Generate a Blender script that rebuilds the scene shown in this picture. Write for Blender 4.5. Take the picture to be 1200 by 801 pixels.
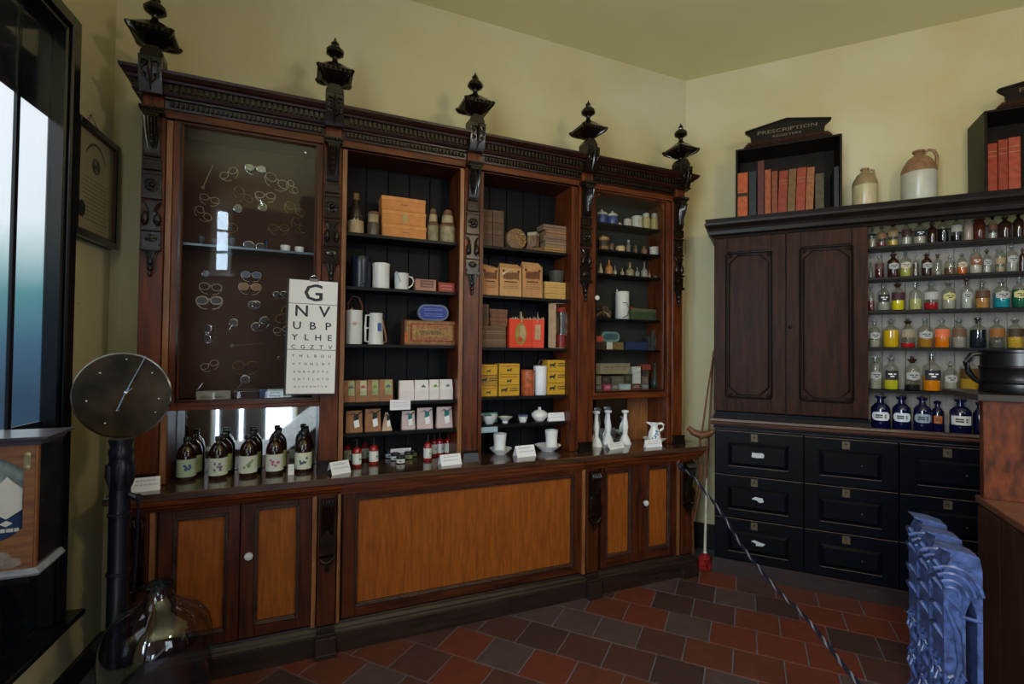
import bpy, math, random
from mathutils import Vector, Matrix
random.seed(7)
for o in list(bpy.data.objects): bpy.data.objects.remove(o)
SC = bpy.context.scene; COL = SC.collection
PI = math.pi
# ------------------------------------------------------------------ camera
FPX, PITCH, ROLL, CH = 578.585, 0.018969, 0.010401, 1.517
YAW = math.radians(66.568)
_B = Matrix(((1,0,0),(0,0,-1),(0,1,0)))
_P = Matrix(((1,0,0),(0,math.cos(PITCH),math.sin(PITCH)),(0,-math.sin(PITCH),math.cos(PITCH))))
_Z = Matrix(((math.cos(ROLL),-math.sin(ROLL),0),(math.sin(ROLL),math.cos(ROLL),0),(0,0,1)))
_W = Matrix(((math.sin(YAW),-math.cos(YAW),0),(math.cos(YAW),math.sin(YAW),0),(0,0,1)))
CAMM = _Z @ _P @ _B @ _W            # world -> camera (x right, y down, z forward)
EYE = Vector((0,0,CH))
cd = bpy.data.cameras.new('camera'); cam = bpy.data.objects.new('camera', cd); COL.objects.link(cam)
cd.sensor_width = 36; cd.sensor_fit = 'HORIZONTAL'; cd.lens = FPX/1200*36; cd.clip_start = .02
R3 = CAMM.transposed()
xr, yd, zf = R3.col[0], R3.col[1], R3.col[2]
m = Matrix((xr, -yd, -zf)).transposed().to_4x4(); m.translation = EYE
cam.matrix_world = m; SC.camera = cam
# ------------------------------------------------------------------ world, light, exposure
w = bpy.data.worlds.new('world'); SC.world = w; w.use_nodes = True
nt = w.node_tree; nt.nodes.clear()
out = nt.nodes.new('ShaderNodeOutputWorld'); bg = nt.nodes.new('ShaderNodeBackground')
tc = nt.nodes.new('ShaderNodeTexCoord'); sx = nt.nodes.new('ShaderNodeSeparateXYZ'); rp = nt.nodes.new('ShaderNodeValToRGB')
nz = nt.nodes.new('ShaderNodeTexNoise'); nz.inputs['Scale'].default_value = 4
ad = nt.nodes.new('ShaderNodeMath'); ad.operation = 'MULTIPLY_ADD'; ad.inputs[1].default_value = .12
nt.links.new(tc.outputs['Generated'], sx.inputs[0]); nt.links.new(tc.outputs['Generated'], nz.inputs['Vector'])
nt.links.new(nz.outputs['Fac'], ad.inputs[0]); nt.links.new(sx.outputs['Z'], ad.inputs[2])
nt.links.new(ad.outputs[0], rp.inputs[0]); nt.links.new(rp.outputs[0], bg.inputs[0]); nt.links.new(bg.outputs[0], out.inputs[0])
cr = rp.color_ramp
cr.elements[0].position = 0.0; cr.elements[0].color = (.03,.06,.10,1)
cr.elements[1].position = .40; cr.elements[1].color = (.80,.86,.92,1)
for p_, c_ in ((.08,(.05,.11,.18,1)),(.15,(.09,.24,.27,1)),(.19,(.30,.45,.48,1)),(.25,(.72,.80,.86,1))):
    e = cr.elements.new(p_); e.color = c_
bg.inputs[1].default_value = 1.0
def area(name, loc, rot, sx_, sy_, power, col):
    l = bpy.data.lights.new(name, 'AREA'); l.shape = 'RECTANGLE'; l.size = sx_; l.size_y = sy_; l.energy = power; l.color = col
    o = bpy.data.objects.new(name, l); COL.objects.link(o); o.location = loc; o.rotation_euler = rot; return o
# daylight through the two shop windows in the wall behind the camera
area('window_daylight', (-.925,-1.86,2.92), (PI/2,0,0), .18, .82, 10, (.66,.82,1.0))
area('window_daylight', (-.53,-1.86,.60), (PI/2,0,0), 1.0, .72, 14, (.72,.85,1.0))
area('window_daylight', (2.3,-1.86,1.95), (PI/2,0,0), 1.4, 1.8, 16, (.80,.90,1.0))
# big shop window in the left wall, beside and behind the camera
_la=math.radians(84); _lc=Vector((-.875,3.08,0))-Vector((math.cos(_la),math.sin(_la),0))*3.60
area('window_daylight', (_lc.x-.05,_lc.y,2.0), (PI/2,0,_la-PI), 1.35, 1.9, 150, (.84,.92,1.0))
# warm fill light added behind the camera, no lamp stands there
lp = bpy.data.lights.new('added_warm_fill','POINT'); lp.energy = 40; lp.color = (1,.80,.52); lp.shadow_soft_size = .12
lo = bpy.data.objects.new('added_warm_fill', lp); COL.objects.link(lo); lo.location = (1.6,-.2,2.75)
vs = SC.view_settings; vs.view_transform = 'Standard'; vs.look = 'None'; vs.exposure = 0.42; vs.gamma = 1.0; vs.use_curve_mapping = False
# ------------------------------------------------------------------ helpers: pixel rays onto real planes
def ray(x, y): return R3 @ Vector(((x-600)/FPX, (y-400.5)/FPX, 1.0))
def onY(x, y, Y): d = ray(x,y); return EYE + d*(Y/d.y)
def onZ(x, y, Z): d = ray(x,y); return EYE + d*((Z-CH)/d.z)
def onP(x, y, p0, n): d = ray(x,y); return EYE + d*((p0-EYE).dot(n)/d.dot(n))
COR = Vector((2.847,3.08,0)); RA = math.radians(-49.7)
DD = Vector((math.cos(RA),math.sin(RA),0)); NN = Vector((DD.y,-DD.x,0))
def onT(x, y, t):                   # plane at distance t from the canted right wall -> (s, z)
    p = onP(x, y, COR+NN*t, NN); return ((p-COR).dot(DD), p.z)
# ------------------------------------------------------------------ materials
MATS = {}
def mat(name, col, rough=.5, metal=0, noise=0, nscale=8, stretch=(1,1,1), bump=0, col2=None, spec=.5, trans=0, coat=0):
    if name in MATS: return MATS[name]
    M_ = bpy.data.materials.new(name); M_.use_nodes = True; n = M_.node_tree; b = n.nodes['Principled BSDF']
    b.inputs['Roughness'].default_value = rough; b.inputs['Metallic'].default_value = metal
    b.inputs['Specular IOR Level'].default_value = spec; b.inputs['Coat Weight'].default_value = coat
    b.inputs['Coat Roughness'].default_value = .12
    b.inputs['Transmission Weight'].default_value = trans
    b.inputs['Base Color'].default_value = (*col,1)
    if noise or bump or col2:
        t = n.nodes.new('ShaderNodeTexCoord'); mp = n.nodes.new('ShaderNodeMapping'); mp.inputs['Scale'].default_value = stretch
        ns = n.nodes.new('ShaderNodeTexNoise'); ns.inputs['Scale'].default_value = nscale; ns.inputs['Detail'].default_value = 5
        n.links.new(t.outputs['Object'], mp.inputs[0]); n.links.new(mp.outputs[0], ns.inputs['Vector'])
        r = n.nodes.new('ShaderNodeValToRGB'); n.links.new(ns.outputs['Fac'], r.inputs[0])
        c2 = col2 if col2 else tuple(c*(1-noise) for c in col)
        r.color_ramp.elements[0].position = .32; r.color_ramp.elements[0].color = (*c2,1)
        r.color_ramp.elements[1].position = .66; r.color_ramp.elements[1].color = (*col,1)
        n.links.new(r.outputs[0], b.inputs['Base Color'])
        if bump:
            bn = n.nodes.new('ShaderNodeBump'); bn.inputs['Strength'].default_value = bump; bn.inputs['Distance'].default_value = .004
            n.links.new(ns.outputs['Fac'], bn.inputs['Height']); n.links.new(bn.outputs[0], b.inputs['Normal'])
    MATS[name] = M_; return M_
def glassy(name, tint, ior=1.45, rough=.02, gcol=(1,1,1)):
    if name in MATS: return MATS[name]
    M_ = bpy.data.materials.new(name); M_.use_nodes = True; n = M_.node_tree; n.nodes.clear()
    o = n.nodes.new('ShaderNodeOutputMaterial'); mx = n.nodes.new('ShaderNodeMixShader'); t = n.nodes.new('ShaderNodeBsdfTransparent')
    g = n.nodes.new('ShaderNodeBsdfGlossy'); f = n.nodes.new('ShaderNodeFresnel')
    t.inputs[0].default_value = (*tint,1); g.inputs[0].default_value = (*gcol,1); g.inputs['Roughness'].default_value = rough; 
    ge = n.nodes.new('ShaderNodeNewGeometry'); e_ = n.nodes.new('ShaderNodeMath'); e_.operation='MULTIPLY_ADD'; e_.inputs[1].default_value=-2; e_.inputs[2].default_value=1
    pw = n.nodes.new('ShaderNodeMath'); pw.operation='POWER'; pw.inputs[0].default_value=ior
    n.links.new(ge.outputs['Backfacing'],e_.inputs[0]); n.links.new(e_.outputs[0],pw.inputs[1]); n.links.new(pw.outputs[0],f.inputs[0])
    n.links.new(f.outputs[0], mx.inputs[0]); n.links.new(t.outputs[0], mx.inputs[1]); n.links.new(g.outputs[0], mx.inputs[2]); n.links.new(mx.outputs[0], o.inputs[0])
    MATS[name] = M_; return M_
V_ = (9,9,.9); H_ = (.9,9,9)
WOOD = mat('dark_oak', (.085,.020,.006), .36, col2=(.022,.006,.003), nscale=5, stretch=V_, bump=.12, coat=.06, spec=.30)
WOODH = mat('dark_oak_horizontal', (.085,.020,.006), .36, col2=(.022,.006,.003), nscale=5, stretch=H_, bump=.12, coat=.06, spec=.30)
RED = mat('red_brown_oak', (.145,.034,.008), .36, col2=(.045,.010,.003), nscale=5, stretch=V_, bump=.1, coat=.06, spec=.30)
REDH = mat('red_brown_oak_horizontal', (.145,.034,.008), .36, col2=(.045,.010,.003), nscale=5, stretch=H_, bump=.1, coat=.06, spec=.30)
STRIP = mat('golden_oak_strip', (.30,.125,.04), .35, col2=(.15,.055,.02), nscale=6, stretch=V_, bump=.1)
AMBER = mat('amber_oak_panel', (.30,.086,.012), .42, col2=(.19,.050,.007), nscale=14, stretch=(5,5,.55), bump=.05, spec=.25)
CARVE = mat('black_carved_oak', (.011,.006,.004), .22, noise=.5, nscale=30, spec=.42)
CORN = mat('cornice_oak', (.030,.008,.004), .34, col2=(.010,.003,.002), nscale=5, stretch=H_, spec=.35)
TOP = mat('worn_counter_oak', (.085,.040,.022), .16, col2=(.035,.016,.010), nscale=5, stretch=H_, bump=.05, coat=.5)
BLK = mat('blue_black_boards', (.0045,.0055,.0085), .5, noise=.4, nscale=6, stretch=V_, spec=.15)
SHELF = mat('black_shelf_paint', (.005,.005,.006), .45, noise=.3, nscale=8, spec=.2)
BROWN = mat('brown_backing', (.055,.020,.009), .8, noise=.25, nscale=6)
WALLM = mat('cream_yellow_wall', (.60,.555,.37), .88, col2=(.50,.43,.21), nscale=1.1, bump=.05)  # ochre blotches put warm bounce and shadow tones into the wall colour
CEILM = mat('ochre_ceiling', (.74,.68,.37), .9, noise=.05, nscale=2)
CHEST = mat('black_painted_wood', (.003,.004,.008), .40, spec=.10, noise=.4, nscale=9, stretch=H_, bump=.1)
CUP = mat('ebonised_oak', (.042,.014,.007), .45, col2=(.013,.005,.003), spec=.10, nscale=5, stretch=V_, bump=.12)
CUPD = mat('ebonised_oak_moulding', (.012,.008,.006), .38, spec=.14, noise=.4, nscale=8)
WORN = mat('worn_edge', (.20,.12,.08), .5, noise=.5, nscale=20)
WHITE = mat('white_ceramic', (.80,.82,.82), .18, noise=.04)
ENAMEL = mat('white_enamel', (.74,.76,.74), .25, noise=.06)
PAPER = mat('white_card', (.82,.83,.86), .6)
INK = mat('black_ink', (.012,.013,.018), .5)
GREYINK = mat('grey_ink', (.50,.51,.58), .6)
BRASS = mat('aged_brass', (.34,.22,.08), .35, 1, noise=.3, nscale=20)
STEEL = mat('polished_steel', (.72,.75,.80), .18, 1)
WIRE = mat('spectacle_wire', (.62,.52,.40), .35, .5)
IRON = mat('black_cast_iron', (.006,.009,.020), .32, noise=.3, nscale=20, coat=.12)
BLACKGL = mat('gloss_black_frame', (.008,.009,.014), .22, noise=.3, nscale=8, stretch=V_, coat=.4)
PANE = glassy('window_pane_glass', (.97,.98,.98), 1.45)
CLEAR = glassy('clear_bottle_glass', (.86,.88,.84), 1.5, .04)
AMBG = mat('amber_bottle_glass', (.020,.007,.003), .07, coat=.5)
COBALT = mat('cobalt_bottle_glass', (.004,.005,.035), .08, coat=.3)
CAP = mat('black_plastic_cap', (.012,.012,.014), .3)
MIRR = mat('silvered_mirror', (.62,.66,.68), .03, 1)
def flat(col, rough=.55, **k):
    nm = k.pop('name', None) or 'paint_%02x%02x%02x_%d' % (*[int(255*min(1,c)) for c in col], int(rough*100))
    return mat(nm, col, rough, noise=k.pop('noise', .22), nscale=k.pop('nscale', 25), spec=k.pop('spec', .25 if rough>.3 else .5), **k)
# ------------------------------------------------------------------ mesh builder
class MB:
    def __init__(s, off=(0,0,0)): s.V=[]; s.F=[]; s.M=[]; s.S=[]; s.off=off
    def add(s, V, F, mi=0, sm=False):
        b=len(s.V); o=s.off; s.V += [(v[0]+o[0],v[1]+o[1],v[2]+o[2]) for v in V]
        s.F += [tuple(i+b for i in f) for f in F]; s.M += [mi]*len(F); s.S += [sm]*len(F); return s
    def box(s, x0,x1,y0,y1,z0,z1, mi=0):
        if x0>x1: x0,x1=x1,x0
        if y0>y1: y0,y1=y1,y0
        V=[(x0,y0,z0),(x1,y0,z0),(x1,y1,z0),(x0,y1,z0),(x0,y0,z1),(x1,y0,z1),(x1,y1,z1),(x0,y1,z1)]
        return s.add(V,[(0,3,2,1),(4,5,6,7),(0,1,5,4),(1,2,6,5),(2,3,7,6),(3,0,4,7)],mi)
    def frus(s, x0,x1,y0,y1,z0,z1, dx,dy, mi=0, cx=0, cy=0):     # box whose top is inset by dx,dy
        V=[(x0,y0,z0),(x1,y0,z0),(x1,y1,z0),(x0,y1,z0),(x0+dx+cx,y0+dy+cy,z1),(x1-dx+cx,y0+dy+cy,z1),(x1-dx+cx,y1-dy+cy,z1),(x0+dx+cx,y1-dy+cy,z1)]
        return s.add(V,[(0,3,2,1),(4,5,6,7),(0,1,5,4),(1,2,6,5),(2,3,7,6),(3,0,4,7)],mi)
    def lathe(s, prof, n=20, c=(0,0,0), mi=0, sx=1, sy=1, axis='z', sm=True, rot=0, lobes=0, la=0):
        V=[];F=[]
        for r,z in prof:
            for k in range(n):
                a=2*PI*k/n+rot; q=r*(1+(la*math.cos(lobes*a) if lobes else 0))
                x,y=q*math.cos(a)*sx,q*math.sin(a)*sy
                p=(x,y,z) if axis=='z' else ((x,-z,y) if axis=='y' else (z,x,y))
                V.append((p[0]+c[0],p[1]+c[1],p[2]+c[2]))
        for i in range(len(prof)-1):
            for k in range(n): F.append((i*n+k,i*n+(k+1)%n,(i+1)*n+(k+1)%n,(i+1)*n+k))
        s.add(V,F,mi,sm); b=len(s.V)-len(V); s.F+=[tuple(b+k for k in range(n-1,-1,-1)),tuple(b+(len(prof)-1)*n+k for k in range(n))]; s.M+=[mi,mi]; s.S+=[False,False]
        return s
    def tube(s, pts, r, n=6, mi=0, closed=False, sm=True, flat_=1):
        P=[Vector(p) for p in pts]; V=[];F=[]; m_=len(P)
        for i,p in enumerate(P):
            a=P[(i-1)%m_] if (closed or i>0) else P[i]; b=P[(i+1)%m_] if (closed or i<m_-1) else P[i]
            t=(b-a).normalized(); u=t.cross(Vector((.13,.21,.97)))
            if u.length<.05: u=t.cross(Vector((1,0,0)))
            u.normalize(); v=t.cross(u); rr=r[i] if isinstance(r,(list,tuple)) else r
            for k in range(n):
                q=2*PI*k/n; V.append(tuple(p+u*math.cos(q)*rr+v*math.sin(q)*rr*flat_))
        rng=m_ if closed else m_-1
        for i in range(rng):
            j=(i+1)%m_
            for k in range(n): F.append((i*n+k,i*n+(k+1)%n,j*n+(k+1)%n,j*n+k))
        if not closed: F.append(tuple(range(n-1,-1,-1))); F.append(tuple((m_-1)*n+k for k in range(n)))
        return s.add(V,F,mi,sm)
    def ring(s, c, r, tr, plane='xz', n=16, mi=0, sx=1, sy=1, k=5, a0=0):
        pts=[]
        ca,sa=math.cos(a0),math.sin(a0)
        for i in range(n):
            a=2*PI*i/n; u,v=r*math.cos(a)*sx,r*math.sin(a)*sy; u,v=u*ca-v*sa,u*sa+v*ca
            pts.append((c[0]+u,c[1],c[2]+v) if plane=='xz' else ((c[0]+u,c[1]+v,c[2]) if plane=='xy' else (c[0],c[1]+u,c[2]+v)))
        return s.tube(pts,tr,k,mi,True)
    def prism(s, poly, a, b, axis='y', mi=0):
        n=len(poly)
        f={'y':lambda p,t:(p[0],t,p[1]),'x':lambda p,t:(t,p[0],p[1]),'z':lambda p,t:(p[0],p[1],t)}[axis]
        V=[f(p,a) for p in poly]+[f(p,b) for p in poly]
        F=[tuple(range(n)),tuple(range(2*n-1,n-1,-1))]+[(i,i+n,(i+1)%n+n,(i+1)%n) for i in range(n)]
        return s.add(V,F,mi)
    def mould(s, prof, x0,x1,yf,yb, mi=0):                       # moulding running round left return, front, right return
        n=len(prof); V=[];F=[]
        for p,z in prof: V += [(x0-p,yb,z),(x0-p,yf-p,z),(x1+p,yf-p,z),(x1+p,yb,z)]
        for i in range(n):
            j=(i+1)%n
            for k in range(3): F.append((i*4+k,i*4+k+1,j*4+k+1,j*4+k))
        F.append(tuple(i*4 for i in range(n))); F.append(tuple(i*4+3 for i in range(n-1,-1,-1)))
        return s.add(V,F,mi)
    def frame(s, x0,x1,z0,z1,w_,y0,y1, mi=0, wb=None, wt=None):
        wb=wb or w_; wt=wt or w_
        s.box(x0,x0+w_,y0,y1,z0,z1,mi); s.box(x1-w_,x1,y0,y1,z0,z1,mi)
        s.box(x0+w_,x1-w_,y0,y1,z0,z0+wb,mi); return s.box(x0+w_,x1-w_,y0,y1,z1-wt,z1,mi)
    def data(s, name, mats):
        me=bpy.data.meshes.new(name); me.from_pydata(s.V,[],s.F)
        for q in (mats if isinstance(mats,(list,tuple)) else [mats]): me.materials.append(q)
        me.polygons.foreach_set('material_index',s.M); me.polygons.foreach_set('use_smooth',s.S); me.validate(); me.update()
        if any(s.S): 
            try: me.set_sharp_from_angle(angle=math.radians(50))
            except Exception: pass
        return me
    def build(s, name, mats, parent=None, bev=0, loc=None):
        return obj(name, s.data(name,mats), parent, bev, loc)
def obj(name, me, parent=None, bev=0, loc=None, rot=None, scale=None):
    o=bpy.data.objects.new(name,me); COL.objects.link(o)
    if parent is not None: o.parent=parent
    if loc is not None: o.location=loc
    if rot is not None: o.rotation_euler=rot
    if scale is not None: o.scale=scale
    if bev:
        b=o.modifiers.new('bevel','BEVEL'); b.width=bev; b.segments=1; b.limit_method='ANGLE'; b.angle_limit=.9
    return o
def tag(o, label=None, cat=None, group=None, kind=None):
    if label: o['label']=label
    if cat: o['category']=cat
    if group: o['group']=group
    if kind: o['kind']=kind
    return o
def thing(name, loc, label, cat, group=None, rz=0):
    o=bpy.data.objects.new(name,None); COL.objects.link(o); o.location=loc; o.rotation_euler=(0,0,rz); o.empty_display_size=.05
    return tag(o,label,cat,group)
_TX={}
def text(parent, name, s_, size, loc, m_, rz=0, align='CENTER', tilt=PI/2, sx_=1, width=None):
    key=(s_,align,m_.name)
    if key not in _TX:
        c=bpy.data.curves.new('t','FONT'); c.body=s_; c.align_x=align; c.align_y='CENTER'; c.resolution_u=2; c.offset=.012
        t=bpy.data.objects.new('t',c); COL.objects.link(t)
        me=bpy.data.meshes.new_from_object(t.evaluated_get(bpy.context.evaluated_depsgraph_get())); bpy.data.objects.remove(t)
        me.materials.clear(); me.materials.append(m_); me.name='lettering'; _TX[key]=me
    me=_TX[key]
    xs=[v.co.x for v in me.vertices]; wd=max(xs)-min(xs) if xs else 1
    k=(width/wd/size) if width else sx_
    return obj(name, me, parent, 0, loc, (tilt,0,rz), (size*k,size,size))
def rnd(a,b): return random.uniform(a,b)
# ------------------------------------------------------------------ the room
CZ = 3.72
def wallprism(mb, a, b, z0, z1, nrm, th=.12):
    a=Vector(a); b=Vector(b); n=Vector(nrm)*th
    mb.prism([(a.x,a.y),(b.x,b.y),(b.x+n.x,b.y+n.y),(a.x+n.x,a.y+n.y)], z0, z1, 'z')
LC = Vector((-.875,3.08,0)); LA=math.radians(84); LD=Vector((math.cos(LA),math.sin(LA),0)); LN=Vector((LD.y,-LD.x,0))
FY=-1.8; lf = LC - LD*((3.08-FY)/LD.y); rf = COR + DD*((3.08-FY)/(-DD.y))
mb=MB(); wallprism(mb,LC-Vector((.05,0,0)),COR+Vector((.3,0,0)),0,CZ,(0,1,0)); tag(mb.build('wall_back',WALLM),kind='structure')
mb=MB(); wallprism(mb,COR,rf,0,CZ,-NN); tag(mb.build('wall_right',WALLM),kind='structure')
def lp_(s_): return LC-LD*s_
SL=3.08-FY
mb=MB(); q_=[lp_(0),lp_(.48),lp_(.48)-LN*.012,lp_(0)-LN*.05]; mb.prism([(v.x,v.y) for v in q_],0,CZ,'z'); wallprism(mb,lp_(.48),lp_(1.75),0,.40,-LN); wallprism(mb,lp_(.48),lp_(1.75),2.86,CZ,-LN); wallprism(mb,lp_(1.75),lp_(2.90),0,CZ,-LN); wallprism(mb,lp_(2.90),lp_(4.30),0,1.0,-LN); wallprism(mb,lp_(2.90),lp_(4.30),3.0,CZ,-LN); wallprism(mb,lp_(4.30),lf,0,CZ,-LN)
tag(mb.build('wall_left',WALLM),kind='structure')
W1=(-1.04,-.81); W3=(-1.05,-.02); W2=(1.55,3.05)
mb=MB()
def fw(x0,x1,z0,z1): mb.box(x0,x1,FY-.12,FY,z0,z1)
fw(lf.x-.2,-1.06,0,CZ); fw(0,W2[0],0,CZ); fw(-1.06,0,0,.2); fw(-1.06,0,1.0,2.48); fw(-1.06,0,3.35,CZ); fw(-1.06,W1[0],2.48,3.35); fw(W1[1],0,2.48,3.35); fw(-1.06,W3[0],.2,1.); fw(W3[1],0,.2,1.); fw(W2[1],rf.x+.2,0,CZ)
fw(*W2,0,1.0); fw(*W2,2.9,CZ)
tag(mb.build('wall_front',WALLM),kind='structure')
mb=MB(); mb.prism([(lf.x-.3,FY-.1),(rf.x+.3,FY-.1),(COR.x+.3,3.18),(LC.x-.3,3.18)],CZ,CZ+.1,'z'); tag(mb.build('ceiling',CEILM),kind='structure')
BB=mat('black_skirting',(.012,.011,.011),.35)
mb=MB(); wallprism(mb,lp_(0),lf,0,.108,LN,.02); tag(mb.build('baseboard_left',BB),kind='structure')
mb=MB()
for a_,b_,z_ in ((lf.x,-1.06,3.6),(0,1.55,3.6),(-1.06,0,.2),(1.55,3.05,.95),(3.05,rf.x-.2,3.6)): mb.box(a_,b_,FY,FY+.03,0,z_)
mb.box(-1.06,0,FY,FY+.03,1.0,2.48); mb.box(-.81,0,FY,FY+.03,2.48,3.35); mb.box(1.55,3.05,FY,FY+.03,2.9,3.6); tag(mb.build('added_dark_facing',mat('facing_brown',(.05,.025,.018),.4)),kind='structure')  # unseen dark wall facing added to darken the reflections in glass and mirrors
mb=MB(); wallprism(mb,COR,rf,0,.19,NN,.02); 
tag(mb.build('baseboard_right',BB),kind='structure')
# front windows (behind the camera): white sash frames
SASH=flat((.62,.64,.64),.4)
for i,(a_,b_,z0_,z1_) in enumerate(((*W1,2.48,3.35),(*W2,1.0,2.9),(*W3,.2,1.0))):
    r_=bpy.data.objects.new('window_%d'%(i+2),None); COL.objects.link(r_); r_.location=((a_+b_)/2,FY,z0_); r_['kind']='structure'
    h=(b_-a_)/2; H_z=z1_-z0_
    MB().frame(-h,h,0,H_z,.05,-.06,0).build('sash_frame',SASH,r_)
    for xx in ((),(-.22,.26),())[i]: MB().box(xx-.013,xx+.013,-.05,-.02,.05,H_z-.05).build('glazing_bar',SASH,r_)
    for zz in ((.27,.55),(.95,),())[i]: MB().box(-h+.05,h-.05,-.05,-.02,zz,zz+.03).build('glazing_bar',SASH,r_)
    MB().box(-h-.04,h+.04,-.05,.12,-.04,0).build('window_sill',SASH,r_)
    MB().box(-h+.05,h-.05,-.045,-.04,.05,H_z-.05).build('glass_pane',PANE,r_)
for x0_,x1_ in ((-.97,-.72),(-.68,-.39)): MB().box(x0_+.535,x1_+.535,-.03,-.01,.05,.75).build('blocking_panel',BLACKGL if 0 else mat('blocking_panel_dark',(.03,.02,.015),.5),r_)  # panels added to cut the low window's light into strips for the mirror
# staircase behind the camera, seen only in the dresser's mirror
st_=tag(bpy.data.objects.new('staircase',None),'painted staircase with white stringer, seen in the mirror behind amber bottles','staircase'); COL.objects.link(st_); st_.location=(.5,FY+.35,0)
mb=MB(); mb.prism([(-1.15,0),(-.85,0),(1.0,1.55),(1.0,1.80),(-1.15,.12)],.30,.33,'y'); mb.build('stringer',SASH,st_)
for k in range(8):
    MB().box(-1.0+.24*k,-.74+.24*k,-.32,.30,.17*k+.13,.17*k+.17).build('stair_tread',flat((.10,.06,.04)),st_)
MB().box(-.74,1.0,-.32,-.30,0,.4).build('back_panel',flat((.05,.03,.025)),st_)
# left window, black framed
r_=bpy.data.objects.new('window_1',None); COL.objects.link(r_); r_.location=LC; r_.rotation_euler=(0,0,LA); r_['kind']='structure'
f_=MB(); f_.box(-.53,-.44,-.05,.012,.40,2.90); f_.box(-1.80,-.53,-.05,.13,2.80,2.90)
f_.box(-.515,-.455,-.065,-.05,.40,2.88); f_.box(-1.80,-.515,-.065,-.05,2.825,2.88); f_.box(-1.80,-1.72,-.05,.13,.40,2.8)
f_.build('window_frame',BLACKGL,r_,.006)
f_=MB(); f_.box(-1.82,-.385,-.10,.13,.375,.40); f_.box(-1.80,-.40,-.08,.0,.355,.375); f_.build('window_sill',BLACKGL,r_,.004)
MB().box(-1.80,-.46,-.03,.0,.30,.355).build('apron',BLACKGL,r_,.004)
for xx in (-.735,-.945,-1.155,-1.365,-1.575):
    MB().box(xx-.010,xx+.010,-.006,.004,.40,2.80).build('glazing_bar',BLACKGL,r_)
MB().box(-1.72,-.53,-.004,.0,.40,2.80).build('glass_pane',PANE,r_)
bd=mat('window_black_board',(.010,.016,.034),.3,noise=.4,nscale=8,stretch=V_)
MB().box(-1.72,-.53,.004,.010,2.44,2.80).build('upper_board',bd,r_)
for k in range(8): MB().box(-.53-.15*k-.148,-.53-.15*k,.004,.010,.40,1.22).build('board',bd,r_)
r_=bpy.data.objects.new('window_5',None); COL.objects.link(r_); r_.location=lp_(3.60)+Vector((0,0,1.0)); r_.rotation_euler=(0,0,LA); r_['kind']='structure'
MB().frame(-.70,.70,0,2.0,.06,-.03,.03).build('sash_frame',SASH,r_)
for xx in (-.235,.235): MB().box(xx-.012,xx+.012,-.01,.02,.06,1.94).build('glazing_bar',SASH,r_)
MB().box(-.64,.64,-.01,.02,.97,1.0).build('glazing_bar',SASH,r_); MB().box(-.64,.64,.004,.008,.06,1.94).build('glass_pane',PANE,r_)
# ------------------------------------------------------------------ floor tiles
TW=.2286
cx_,cy_=.57599*CH,1.61958*CH; rt=Vector((_W[0][0],_W[0][1],0)); fd=Vector((_W[1][0],_W[1][1],0))
T0=rt*cx_+fd*cy_; tt=-1.126829
te=(rt*math.sin(tt)+fd*math.cos(tt))*-1; tn=(rt*math.cos(tt)-fd*math.sin(tt))
TILES=[mat('tile_%s'%n_,c_,.55,col2=c2,nscale=14,bump=.25) for n_,c_,c2 in (('red',(.14,.032,.018),(.11,.026,.015)),('brick',(.125,.036,.021),(.085,.026,.016)),('brown',(.080,.034,.027),(.055,.024,.020)),('grey',(.090,.058,.058),(.062,.040,.042)),('dark',(.060,.028,.025),(.040,.021,.020)))]
GROUT=mat('blue_grey_grout',(.15,.16,.21),.8,noise=.3,nscale=30)
mb=MB(); mb.prism([(lf.x-.3,FY-.1),(rf.x+.3,FY-.1),(COR.x+.3,3.18),(LC.x-.3,3.18)],-.1,-.004,'z'); floor=tag(mb.build('floor',GROUT),kind='structure')
ang=math.atan2(te.y,te.x); G=.006
tmesh=[]
for k in range(10):
    t_=MB(); h=TW/2-G/2; zt=[rnd(-.0006,.0012) for _ in range(4)]
    q=[(-h,-h),(h,-h),(h,h),(-h,h)]; V=[(x,y,-.02) for x,y in q]+[(x,y,z-.002) for (x,y),z in zip(q,zt)]+[(x*.965,y*.965,z) for (x,y),z in zip(q,zt)]
    F=[(i,(i+1)%4,4+(i+1)%4,4+i) for i in range(4)]+[(4+i,4+(i+1)%4,8+(i+1)%4,8+i) for i in range(4)]+[(8,9,10,11)]
    t_.add(V,F); tmesh.append(t_.data('tile',TILES[k%5]))
rest=MB(); cnt=0
for v in range(-10,26):
    offs=-.10 if v%2==0 else -.62
    for u in range(-22,24):
        p=T0+te*TW*(offs+u+.5)+tn*TW*(v+.5)
        if p.y<FY-.0 or p.y>2.80 or p.x<-1.5: continue
        if (p-COR).dot(NN)<.25: continue
        c=CAMM@(p-EYE); vis=False
        if c.z>.2:
            X,Y=600+FPX*c.x/c.z,400.5+FPX*c.y/c.z; vis=-60<X<1260 and 560<Y<900
        if vis and cnt<300:
            cnt+=1; o=obj('tile',random.choice(tmesh),floor,0,p,(0,0,ang+random.choice((0,PI/2,PI,-PI/2))))
        else:
            h=TW/2-G/2; ca,sa=math.cos(ang),math.sin(ang)
            rest.add([(p.x+x*ca-y*sa,p.y+x*sa+y*ca,0) for x,y in ((-h,-h),(h,-h),(h,h),(-h,h))],[(0,1,2,3)],random.randrange(3))
tag(rest.build('outlying_tiles',TILES[:3],floor),kind='stuff')
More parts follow.
